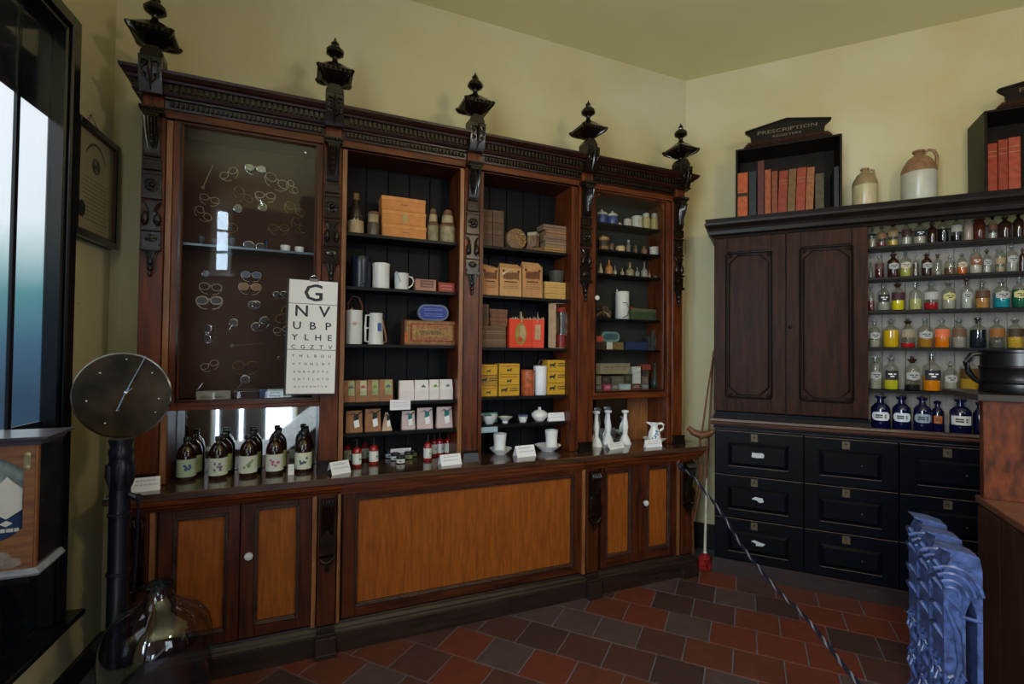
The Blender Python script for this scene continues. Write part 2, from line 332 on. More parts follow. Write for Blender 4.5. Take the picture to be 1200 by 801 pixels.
# ------------------------------------------------------------------ the long dresser
KX,KY=.92,2.86; OFF=(-KX,-KY,0)
cab=thing('shop_dresser',(KX,KY,0),'long carved dark oak shop dresser with five urn finials along the wall','dresser')
def C_(): return MB(OFF)
XL,XR=-.672,2.512; CT=.879; YB=3.06
STL=[(-.672,-.555),(.107,.225),(.857,1.0),(1.606,1.775),(2.39,2.512)]       # stiles between the bays
PIL=[-.628,.152,.926,1.698,2.464]
def plank_mesh(wd,h):
    m_=MB(); g=.0025; m_.prism([(g,0),(wd-g,0),(wd-g,.010),(wd-.007,.013),(.007,.013),(g,.010)],0,h,'z')
    return m_
def planks(parent,x0,x1,n,ztop,z0,y,m_,name='plank'):
    wd=(x1-x0)/n; mm=MB(); g=.003
    mm.prism([(g,-.012),(wd-g,-.012),(wd-.0008,-.004),(wd-.0008,0),(.0008,0),(.0008,-.004)],0,ztop-z0,'z')
    me=mm.data(name,m_)
    for k in range(n): obj(name,me,parent,0,(x0+k*wd-KX if parent is cab else x0+k*wd,y-KY if parent is cab else y,z0))
# lower carcass
m_=C_(); m_.box(-.64,2.49,2.68,YB,.10,.835); m_.build('lower_carcass',WOOD,cab)
m_=C_(); m_.mould([(0,0),(.045,0),(.045,.098),(0,.098)],-.655,2.50,2.68,YB)
m_.mould([(0,.098),(.045,.098),(.045,.104),(.036,.112),(.034,.120),(.022,.132),(.020,.143),(.008,.147),(0,.147)],-.655,2.50,2.68,YB)
for x0,x1 in ((.102,.197),(1.655,1.755),(2.40,2.52),(-.68,-.585)):
    m_.box(x0,x1,2.605,2.64,0,.098); m_.box(x0+.004,x1-.004,2.618,2.645,.098,.112); m_.box(x0+.007,x1-.007,2.630,2.65,.112,.143)
    m_.box(x0+.001,x1+.003,2.598,2.61,0,.022)
m_.build('plinth',mat('worn_plinth_oak',(.030,.017,.014),.36,col2=(.010,.006,.005),nscale=6,stretch=H_,bump=.15),cab,.0015)
# counter top with its mouldings
m_=C_(); m_.box(-.745,2.60,2.60,YB,.845,CT); m_.build('counter_top',TOP,cab,.004)
m_=C_()
for x0,x1,d in ((-.70,.205,0),(1.645,2.565,0)):
    m_.mould([(0,.790),(.010,.790),(.014,.800),(.022,.806),(.026,.816),(.038,.826),(.042,.845),(0,.845)],x0+.02,x1-.02,2.642,YB)
m_.box(.205,1.645,2.613,2.70,.824,.845); m_.box(.205,1.645,2.630,2.70,.80,.824); m_.box(.205,1.645,2.645,2.70,.785,.80)
m_.build('counter_moulding',REDH,cab)
def pdoor(name,x0,x1,z0,z1,px0,px1,pz0,pz1,yf,fm,knob=None,frame=True):
    d=C_(); d.box(x0,px0-.012,yf,yf+.03,z0,z1,0); d.box(px1+.012,x1,yf,yf+.03,z0,z1,0)
    d.box(px0-.012,px1+.012,yf,yf+.03,z0,pz0-.012,1); d.box(px0-.012,px1+.012,yf,yf+.03,pz1+.012,z1,1)
    D=d.build(name,[WOOD,WOODH],cab,.002)
    C_().box(px0-.012,px1+.012,yf+.014,yf+.03,pz0-.012,pz1+.012).build('panel',AMBER,D)
    e=C_()
    for w_,y in ((.016,yf-.004),(.010,yf-.009)): e.frame(px0-.018,px1+.018,pz0-.018,pz1+.018,w_,y,yf+.016)
    e.build('panel_moulding',mat('dark_moulding_oak',(.045,.022,.016),.25,noise=.4,nscale=12,coat=.4),D,.002)
    if knob:
        k=C_(); k.lathe([(.005,0),(.006,.012),(.016,.017),(.020,.024),(.018,.031),(.008,.034)],8,(knob[0],yf,knob[1]),0,axis='y'); k.build('knob',flat((.62,.66,.70),.12),D)
        C_().lathe([(.011,.001),(.010,.006)],10,(knob[0],yf,knob[1]),0,axis='y').build('knob_plate',STEEL,D)
pdoor('door',-.555,-.236,.155,.785,-.480,-.300,.225,.735,2.650,WOOD)
pdoor('door',-.232,.078,.155,.785,-.155,.006,.225,.765-.02,2.650,WOOD,(-.195,.545))
pdoor('front_panel',.225,1.640,.155,.785,.300,1.556,.222,.742,2.652,WOOD)
pdoor('door',1.775,2.070,.155,.785,1.822,1.985,.235,.740,2.650,WOOD)
pdoor('door',2.074,2.380,.155,.785,2.148,2.300,.235,.740,2.650,WOOD,(2.105,.535))
# upright golden strips and console pilasters of the base
for x0,x1 in ((.080,.100),(.198,.212),(1.632,1.652),(2.385,2.398),(-.585,-.565)):
    C_().box(x0,x1,2.640,2.69,.147,.79).build('upright_strip',STRIP,cab)
c=MB()                                                       # console shape shared by the four base pilasters
c.prism([(-.012,.775),(-.055,.775),(-.060,.74),(-.052,.70),(-.040,.655),(-.030,.60),(-.030,.545),(-.012,.54)],-.032,.032,'x')
for k in range(5):
    x=-.028+.014*k; c.tube([(x,-.054,.772),(x,-.066,.745),(x,-.062,.705),(x*.9,-.048,.66),(x*.7,-.038,.625)],[.005,.0065,.006,.005,.002],5)
c.prism([(-.036,.565),(.036,.565),(.028,.60),(.008,.615),(0,.635),(-.008,.615),(-.028,.60)],-.055,-.02,'y')
c.box(-.034,.034,-.050,-.015,.505,.560); c.box(-.037,.037,-.058,-.015,.553,.566)
c.prism([(-.036,.492),(.036,.492),(.030,.465),(.010,.452),(.0,.425),(-.010,.452),(-.030,.465)],-.048,-.015,'y')
c.tube([(-.034,-.050,.488),(-.018,-.056,.470),(.004,-.058,.468),(.022,-.056,.478),(.036,-.050,.496)],[.003,.006,.007,.006,.003],6)
c.lathe([(.001,.412),(.010,.420),(.012,.432),(.006,.445),(.009,.455)],8,(0,-.035,0))
c.lathe([(.011,0),(.009,.008),(.002,.012)],8,(0,-.040,.582),axis='y')
cme=c.data('carved_console',CARVE)
for x in (-.632,.149,1.705,2.460):
    p=C_().box(x-.043,x+.043,2.640,2.70,.147,.79).build('base_pilaster',WOOD,cab,.002)
    obj('carved_console',cme,p,0,(x-KX,2.655-KY,0))
e=C_(); e.box(XR-.022,XR,2.70,YB,.147,.79); e.build('end_panel',WOOD,cab)
# carved scroll bracket of the right-hand end
e=C_(); e.tube([(2.53,2.70,.79),(2.555,2.70,.74),(2.55,2.70,.66),(2.53,2.70,.58),(2.525,2.70,.50),(2.54,2.70,.44),(2.53,2.70,.40)],[.02,.024,.02,.017,.016,.02,.012],8); e.build('scroll_bracket',CARVE,cab)
# upper carcass
for i,(a,b) in enumerate(STL):
    m_=C_(); m_.box(a,b,2.765,2.995,CT,2.60); m_.build('upright',REDH if i==9 else RED,cab,.002)
m_=C_(); m_.box(XL,XR,2.765,2.995,2.585,2.77); m_.build('top_board',WOODH,cab)
for x in ((.202,.226),(.856,.880),(.978,1.001),(1.605,1.629),(-.580,-.556),(2.390,2.412),(1.748,1.773),(.107,.121)):
    C_().box(x[0],x[1],2.754,2.770,CT+.004,2.585).build('edge_strip',STRIP if x[0] in(.202,.856,-.580) else RED,cab,.001)
C_().box(-.66,2.50,2.995,3.01,CT,2.6).build('back_board',SHELF,cab)
# planked backs of the two open bays
planks(cab,.225,.857,5,2.585,CT,2.995,BLK); planks(cab,1.0,1.606,5,2.585,CT,2.995,BLK)
# brown backs of the glazed bays, mirrors below them
C_().box(-.555,.107,2.97,2.995,1.262,2.585).build('brown_back',BROWN,cab)
C_().box(1.775,2.39,2.975,2.995,1.255,2.585).build('dark_back',mat('dark_olive_back',(.020,.021,.016),.7,noise=.3,nscale=5),cab)
C_().box(-.553,.105,2.965,2.97,CT+.002,1.225).build('mirror',MIRR,cab)
C_().box(1.777,2.20,2.975,2.98,CT+.002,1.215).build('mirror',MIRR,cab)
C_().box(2.215,2.39,2.972,2.985,CT+.002,1.215).build('side_board',STRIP,cab)
# shelves
BAY1=[2.156,1.862,1.548,1.230,1.064]; BAY2=[2.160,1.858,1.541,1.240,1.070]; BAY3=[2.405,2.222,2.056,1.750,1.536]
for z in BAY1:
    C_().box(.226,.856,2.80 if z>1.3 else 2.79,2.983,z-.018,z).build('shelf',SHELF,cab,.001)
for z in BAY2: C_().box(1.001,1.605,2.80 if z>1.3 else 2.79,2.983,z-.018,z).build('shelf',SHELF,cab,.001)
for z in BAY3: C_().box(1.776,2.389,2.83,2.974,z-.014,z).build('shelf',SHELF,cab,.001)
C_().box(-.554,.106,2.80,2.968,2.014,2.022).build('glass_shelf',glassy('green_shelf_glass',(.62,.80,.82),1.6,.05,(.7,.9,1)),cab)
C_().box(-.554,.106,2.792,2.8,2.0125,2.0235).build('shelf_edge',mat('blue_grey_glass_edge',(.10,.17,.22),.2),cab)
for z0,a,b in ((1.225,-.553,.105),(1.215,1.777,2.389)):
    C_().box(a,b,2.795,2.974,z0,z0+.03).build('case_floor',WOODH,cab)
# glazed doors
def gdoor(x0,x1,z0,z1,gx0,gx1,gz0,gz1,corner=False,knob=None):
    d=C_(); y0,y1=2.757,2.787
    d.box(x0,gx0,y0,y1,z0,z1,0); d.box(gx1,x1,y0,y1,z0,z1,0); d.box(gx0,gx1,y0,y1,z0,gz0,1); d.box(gx0,gx1,y0,y1,gz1,z1,1)
    if corner:
        for sx,gx in ((1,gx0),(-1,gx1)):
            pl=[(gx,gz1)]+[(gx+sx*.05*(1-math.cos(t)),gz1-.05*(1-math.sin(t))) for t in [k*PI/12 for k in range(0,7)]]
            d.prism(pl,y0+.004,y1,'y',1)
    d.box(x0-.002,x1+.002,y0-.016,y0+.01,z0-.012,z0+.010,1)
    D=d.build('glazed_door',[RED,REDH],cab,.002)
    e=C_(); e.frame(gx0-.012,gx1+.012,gz0-.010,gz1+.010,.007,y0-.005,y0+.002); e.build('door_bead',CARVE,D)
    C_().box(gx0-.004,gx1+.004,y0+.012,y0+.015,gz0-.004,gz1+.004).build('glass_pane',glassy('case_glass',(.97,.98,.98),1.3,.015),D)
    if knob:
        k=C_(); k.lathe([(.004,0),(.005,.012),(.013,.016),(.017,.022),(.015,.029),(.006,.032)],8,(knob[0],y0-.003,knob[1]),0,axis='y'); k.build('knob',flat((.75,.74,.74),.2),D)
gdoor(-.554,.106,1.235,2.600,-.514,.068,1.270,2.575)
gdoor(1.774,2.388,1.222,2.600,1.800,2.352,1.262,2.570,True,(1.786,1.872))
# frieze, cornice and its dentil rows
m_=C_(); m_.box(XL+.01,XR-.01,2.748,2.80,2.592,2.668); m_.box(XL+.01,XR-.01,2.742,2.80,2.592,2.600); m_.box(XL+.01,XR-.01,2.740,2.80,2.630,2.636)
m_.build('frieze',REDH,cab)
m_=C_(); m_.mould([(0,2.630),(.004,2.630),(.010,2.668),(.028,2.668),(.030,2.676),(.040,2.680),(.046,2.690),(.036,2.694),(.036,2.733),(.056,2.733),(.060,2.742),(.072,2.748),(.084,2.762),(.086,2.775),(0,2.775)],XL+.01,XR-.01,2.742,YB)
m_.build('cornice',CORN,cab)
for zz,p,wd,h,pt in ((2.700,.040,.012,.028,.024),(2.641,.012,.011,.022,.020)):
    m_=C_(); x=XL-.01
    while x<XR+.01:
        if all(abs(x-c)>.055 for c in PIL): m_.box(x,x+wd,2.742-p-.012,2.742-p+.01,zz,zz+h)
        x+=pt
    for y in [2.78+pt*k for k in range(11)]:
        for X,sg in ((XL+.01,-1),(XR-.01,1)): m_.box(X+sg*(p-.004),X+sg*(p+.012),y,y+wd,zz,zz+h)
    tag(m_.build('dentil_row',CARVE,cab),kind='stuff')
# carved pilasters and urns (shared meshes)
def scrolls(s):                                               # S-scroll relief in the xz plane, at y
    pass
sb=MB(); sb.prism([(0,.155),(-.095,.155),(-.100,.150),(-.094,.09),(-.080,.03),(-.066,.0),(0,0)],-.044,.044,'x')
for sg in (-1,1):
    pts=[(sg*(.006+.026*math.sin(t)),-.106+.0022*k,.125-.009*k) for k,t in enumerate([q*.33 for q in range(11)])]
    sb.tube(pts,[.004]*len(pts),5)
    sb.ring((sg*.022,-.104,.118),.011,.0035,'xz',10); sb.ring((sg*.024,-.094,.068),.009,.0035,'xz',10)
    sb.lathe([(.006,0),(.005,.006),(.001,.009)],6,(sg*.024,-.090,.068),axis='y')
sb.tube([(0,-.106,.148),(0,-.108,.10),(0,-.096,.05),(0,-.078,.008)],[.003,.007,.005,.002],5)
sbm=sb.data('scroll_block',CARVE)
con=MB(); con.prism([(0,.200),(-.050,.200),(-.058,.185),(-.052,.15),(-.036,.09),(-.028,.02),(-.018,0),(0,0)],-.030,.030,'x')
con.box(-.046,.046,-.064,0,.200,.216); con.box(-.042,.042,-.056,0,.192,.202)
for k in range(5):
    x=-.026+.013*k; con.tube([(x,-.052,.192),(x,-.062,.165),(x*.95,-.050,.115),(x*.75,-.036,.06),(x*.5,-.030,.03)],[.004,.006,.0055,.004,.002],5)
for k in range(5): con.lathe([(.007-.0007*k,0),(.005,.006),(.001,.008)],6,(0,-.062+.006*k,.165-.026*k),axis='y')
for k in range(6): con.lathe([(.007,0),(.005,.006),(.001,.008)],6,(-.038+.015*k,-.064,.206),axis='y')
conm=con.data('leaf_console',CARVE)
pb=MB(); pb.box(-.036,.036,-.016,0,0,.052); pb.frame(-.036,.036,0,.052,.006,-.022,-.012); pb.box(-.040,.040,-.020,0,-.020,-.010)
pbm=pb.data('panel_block',CARVE)
ro=MB(); ro.box(-.036,.036,-.014,0,0,.115); ro.box(-.040,.040,-.022,0,.108,.118); ro.box(-.040,.040,-.022,0,-.004,.006)
ro.ring((0,-.016,.058),.026,.005,'xz',14); ro.lathe([(.014,0),(.013,.006),(.006,.012),(.001,.014)],10,(0,-.014,.058),axis='y')
for k in range(8):
    a=k*PI/4; ro.lathe([(.006,0),(.005,.005),(.001,.007)],6,(.019*math.cos(a),-.014,.058+.019*math.sin(a)),axis='y')
rom=ro.data('rosette_block',CARVE)
vo=MB(); vo.prism([(-.040,.125),(.040,.125),(.016,.085),(.014,.05),(.038,.0),(-.038,0),(-.014,.05),(-.016,.085)],-.012,0,'y')
for sg in (-1,1):
    vo.tube([(sg*.036,-.014,.122),(sg*.022,-.018,.10),(sg*.014,-.020,.07),(sg*.022,-.02,.045)],[.004,.006,.006,.005],5)
    vo.lathe([(.001,0),(.012,.012),(.016,.028),(.012,.05),(.004,.066)],8,(sg*.024,-.018,.008),sy=.8)
    vo.lathe([(.006,0),(.004,.005),(.001,.006)],6,(sg*.025,-.030,.032),axis='y')
vo.box(-.040,.040,-.026,0,-.012,0)
vom=vo.data('volute_pair',CARVE)
ov=MB(); ov.box(-.038,.038,-.014,0,0,.056); ov.lathe([(.024,0),(.022,.006),(.010,.010)],14,(0,-.012,.028),axis='y',sx=1.15,sy=.75); ov.box(-.033,.033,-.02,0,-.012,0); ov.box(-.040,.040,-.026,0,-.030,-.012)
ovm=ov.data('oval_block',CARVE)
dr=MB(); dr.prism([(-.030,.12),(.030,.12),(.020,.09),(.012,.05),(0,.02),(-.012,.05),(-.020,.09)],-.010,0,'y')
for k in range(3): dr.tube([(-.018+.018*k,-.014,.118),((-.010+.010*k),-.016,.075)],[.006,.003],5)
dr.lathe([(.001,-.005),(.007,.004),(.009,.012),(.004,.022),(.011,.030),(.012,.040),(.005,.050),(.014,.062),(.010,.075)],8,(0,-.014,0),sy=.8)
drm=dr.data('husk_drop',CARVE)
ft=MB(); ft.frus(-.050,.050,-.034,0,0,.050,.008,.008); ft.box(-.045,.045,-.03,0,.050,.062)
ftm=ft.data('foot_block',CARVE)
# urn finial: square-plan bowl with corner fins, collar, small upper bowl and bud
ur=MB(); H2=.5
ur.prism([(-.044,.0),(.044,.0),(.044,.075),(.022,.105),(-.022,.105),(-.044,.075)],-.045,.040,'y')
ub=MB()
ub.lathe([(.016,.105),(.014,.118),(.022,.128),(.045,.142),(.058,.165),(.060,.188),(.052,.205)],16)
def up(h0,z0,h1,z1): ub.frus(-h0,h0,-h0,h0,z0,z1,h0-h1,h0-h1)
up(.026,.118,.058,.140); up(.058,.140,.080,.158); up(.086,.158,.086,.176); up(.084,.176,.058,.198); up(.058,.198,.026,.228)
for k in range(4):
    a=k*PI/2+PI/4; ca,sa=math.cos(a),math.sin(a)
    ub.tube([(.040*ca,.040*sa,.128),(.078*ca,.078*sa,.146),(.108*ca,.108*sa,.160),(.122*ca,.122*sa,.176)],[.006,.012,.012,.010],6)
for sg in (-1,1):
    for k in range(6):
        x=-.058+.0232*k
        ub.lathe([(.0075,0),(.005,.007),(.001,.008)],6,(x,-.086,.168),axis='y'); ub.lathe([(.0075,0),(.005,.007),(.001,.008)],6,(x,.094,.168),axis='y')
ub.lathe([(.030,.222),(.028,.230),(.018,.236),(.014,.250),(.014,.262),(.020,.268)],12)
ub.lathe([(.020,.266),(.046,.284),(.046,.300),(.030,.318),(.014,.324)],8,rot=PI/8,sm=False)
ub.lathe([(.012,.320),(.018,.330),(.018,.342),(.010,.350),(.006,.358),(.001,.372)],8,la=.12,lobes=4)
urm=ur.data('urn_plinth',CARVE); ubm=ub.data('urn_bowl',CARVE)
for i,x in enumerate(PIL):
    p=C_().box(x-.045,x+.045,2.742,2.77,CT,2.60).build('pilaster',RED if i>0 else RED,cab,.002)
    L=(x-KX,2.742-KY)
    C_().box(x-.040,x+.040,2.715,2.75,2.600,2.672).build('neck_block',RED,p,.002)
    for me,z in ((sbm,2.668),(conm,2.395),(pbm,2.335),(rom,2.205),(vom,2.065),(ovm,1.992),(drm,1.845),(ftm,CT)):
        o=obj(me.name,me,p,0,(L[0],L[1],z))
        if me is sbm: o.scale=(1,.98,1)
    u=obj('urn_finial',ubm,cab,0,(L[0],2.715-KY,2.775)); o=obj('urn_plinth',urm,u,0,(0,0,0))
    if i==0: pass
# ------------------------------------------------------------------ canted right wall: apothecary chest (local axes: x = s, y = -t, z)
ch=thing('apothecary_chest',COR,'tall black apothecary chest with cupboard, drawers and bottle rack on the right wall','chest',None,RA)
T=.43; TU=.36; SR=2.75
m_=MB(); m_.box(.25,SR,-T+.03,-.03,.10,.995); m_.build('drawer_carcass',CHEST,ch)
m_=MB(); m_.box(.235,SR,-T-.005,-.03,0,.088); m_.box(.242,SR,-T+.004,-.03,.088,.104); m_.build('plinth',mat('scuffed_brown_plinth',(.030,.018,.016),.4,noise=.5,nscale=10,stretch=H_),ch)
# three drawers per column
cols=[(.255,.786),(.792,1.284),(1.29,1.78),(1.786,2.28)]; rows=[(.112,.392),(.398,.684),(.690,.985)]
BRS=mat('dull_brass_plate',(.13,.10,.06),.5,.5,noise=.5,nscale=30)
PORC=flat((.60,.66,.72),.3)
for ci,(a,b) in enumerate(cols):
    for ri,(z0,z1) in enumerate(rows):
        d=MB(); d.box(a,b,-T,-T+.04,z0,z1)
        for k,w_ in enumerate((.004,.010)): pass
        D=d.build('drawer',CHEST,ch,.002)
        px0,px1,pz0,pz1=a+.085,b-.085,z0+.065,z1-.080
        e=MB(); e.frus(-(px1-px0)/2,(px1-px0)/2,-(pz1-pz0)/2,(pz1-pz0)/2,0,.014,.022,.018)
        e.V=[((px0+px1)/2+x,-T-.0-z,(pz0+pz1)/2+y) for x,y,z in e.V]; e.build('raised_panel',CHEST,D)
        e=MB(); e.frame(px0-.008,px1+.008,pz0-.008,pz1+.008,.006,-T-.006,-T); e.build('panel_bead',WORN if False else CHEST,D,.001)
        MB().box(px0,px1,-T-.0070,-T-.0055,pz0-.009,pz0-.0060).build('worn_edge',WORN,D); MB().box(a+.002,b-.002,-T-.001,-T,z1-.003,z1).build('worn_edge',WORN,D)
        cxm=(a+b)/2-.02
        MB().box(cxm-.021,cxm+.021,-T-.004,-T,z1-.062,z1-.012).build('lock_plate',BRS,D,.001)
        k=MB(); k.lathe([(.006,0),(.003,.003)],8,(cxm,-T-.004,z1-.030),axis='y'); k.box(cxm-.002,cxm+.002,-T-.005,-T-.003,z1-.045,z1-.032); k.build('keyhole',INK,D)
        if ci==0:
            k=MB(); zc=(pz0+pz1)/2+.005; pl=[(-.036,-.014),(-.010,-.017),(.036,-.013),(.040,.006),(.030,.018),(-.012,.016),(-.034,.018)]
            if ri==0: pl=[(-.040,.008),(-.01,-.002),(-.01,-.017),(.030,-.014),(.046,.002),(.01,.010),(-.02,.018)]
            if ri==1: pl=[(-.036,.002),(-.004,-.004),(.012,-.018),(.036,-.010),(.030,.014),(-.018,.018)]
            k.prism([(cxm+.02+x,zc+z) for x,z in pl],-T-.017,-T-.0135,'y'); k.build('torn_label',PORC,D)
        elif ri<2 or True:
            MB().lathe([(.0035,0),(.0035,.010),(.005,.013),(.002,.016)],6,((a+b)/2+.06,-T-.013,(pz0+pz1)/2),axis='y').build('drawer_pull',BRS,D)
# waist mouldings
m_=MB(); m_.mould([(0,.995),(.004,.995),(.010,1.010),(.016,1.014),(.016,1.022),(0,1.022)],.25,SR,-T+.02,-.03); m_.build('waist_bead',mat('worn_pale_edge',(.30,.26,.26),.4,noise=.6,nscale=14),ch)
m_=MB(); m_.mould([(0,1.022),(.022,1.022),(.026,1.034),(.020,1.042),(.028,1.050),(.024,1.064),(0,1.066)],.25,SR,-T+.02,-.03); m_.build('waist_moulding',mat('waist_red_oak',(.10,.042,.028),.35,col2=(.035,.018,.014),nscale=7,stretch=H_),ch)
m_=MB(); m_.box(.245,SR,-T+.0,-.03,1.0,1.022); m_.box(.245,SR,-T,-.03,1.0225,1.0235); m_.build('lower_top_board',CHEST,ch)
m_=MB(); m_.mould([(0,1.066),(.010,1.066),(.002,1.090),(-.02,1.108),(-.02,1.110),(0,1.11)],.25,1.15,-TU-.035,-.03); m_.box(.25,1.15,-TU-.03,-.03,1.066,1.11); m_.build('cupboard_base',CHEST,ch)
# cupboard
m_=MB(); m_.box(.240,1.150,-TU+.03,-.03,1.11,2.34); m_.build('cupboard_carcass',CUPD,ch)
for a,b,kn in ((.241,.688,0),(.694,1.148,1)):
    d=MB(); z0,z1=1.115,2.335; w_=.085
    d.box(a,a+w_,-TU,-TU+.03,z0,z1); d.box(b-w_,b,-TU,-TU+.03,z0,z1); d.box(a+w_,b-w_,-TU,-TU+.03,z0,z0+.10); d.box(a+w_,b-w_,-TU,-TU+.03,z1-.11,z1)
    D=d.build('cupboard_door',CUP,ch,.002)
    MB().box(a+w_,b-w_,-TU+.016,-TU+.03,z0+.1,z1-.11).build('panel',CUP,D)
    e=MB(); X0,X1,Z0,Z1=a+w_-.004,b-w_+.004,z0+.096,z1-.106; c_=.055
    for off,r_ in ((0,.0075),(.020,.005)):
        x0,x1,q0,q1=X0+off,X1-off,Z0+off,Z1-off; cc=c_ if off else .012
        pts=[(x0+cc,q0),(x1-cc,q0),(x1,q0+cc),(x1,q1-cc),(x1-cc,q1),(x0+cc,q1),(x0,q1-cc),(x0,q0+cc)]
        pts=[(x,-TU-.002,z) for x,z in pts]; e.tube(pts,r_,6,closed=True)
    e.build('panel_moulding',CUPD,D)
    e=MB()
    for xx in (X0+.022,X1-.022):
        for zz in (Z0+.022,Z1-.022):
            e.ring((xx,-TU-.002,zz),.013,.0035,'xz',10); e.lathe([(.005,0),(.004,.004),(.001,.005)],6,(xx,-TU-.002,zz),axis='y')
    e.build('corner_rosettes',CUPD,D)
    if kn:
        e=MB(); e.lathe([(.013,0),(.012,.004),(.005,.006),(.005,.014),(.010,.018),(.009,.024),(.002,.027)],10,(a+.022,-TU,1.70),axis='y'); e.build('knob',CUPD,D)
m_=MB(); m_.mould([(0,2.335),(.006,2.335),(.012,2.350),(.030,2.362),(.034,2.385),(.040,2.400),(.060,2.425),(.062,2.440),(.050,2.444),(.058,2.468),(0,2.470)],.240,SR,-TU,-.03); m_.box(.245,SR,-TU+.0,-.03,2.40,2.469); m_.build('cornice',CUPD,ch)
# rack to the right of the cupboard
WB=mat('off_white_boards',(.32,.295,.26),.75,noise=.22,nscale=5,stretch=V_)
pm=MB(); wd=.1265; pm.prism([(.002,-.012),(wd-.002,-.012),(wd-.0008,-.004),(wd-.0008,0),(.0008,0),(.0008,-.004)],0,1.312,'z'); pmd=pm.data('plank',WB)
for k in range(12): obj('plank',pmd,ch,0,(1.152+k*wd,-.035,1.0235))
m_=MB(); m_.box(1.15,SR,-.033,-.022,1.02,2.35); m_.build('rack_back',INK,ch)
m_=MB(); m_.box(SR-.02,SR,-TU,-.05,1.0235,2.335); m_.build('rack_end',CHEST,ch)
RZ=[2.230,2.024,1.808,1.566,1.292]
for z in RZ: MB().box(1.151,SR-.02,-.225,-.048,z-.016,z).build('rack_shelf',SHELF,ch,.001)
def chw(s_,t,z): return COR+DD*s_+NN*t+Vector((0,0,z))
# rack bottles
LIQ={}
def liquid(c):
    return flat(c,.12,noise=.10,nscale=12)
def bottle_body(r,h,kind,sq=False):
    m_=MB()
    if kind=='jar': pr=[(r*.9,0),(r,.004),(r,h*.78),(r*.85,h*.84),(r*.80,h*.86),(r*.80,h*.93),(r*.95,h*.94),(r*.95,h)]
    else: pr=[(r*.92,0),(r,.005),(r,h*.60),(r*.93,h*.66),(r*.60,h*.72),(r*.36,h*.755),(r*.32,h*.85),(r*.50,h*.865),(r*.50,h*.885)]
    m_.lathe(pr,16); return m_
ORD=['leftmost','second','third','fourth','fifth','sixth','seventh','eighth','ninth','tenth','eleventh','twelfth','thirteenth','fourteenth']
ROWN=['top','second','third','fourth','lowest']
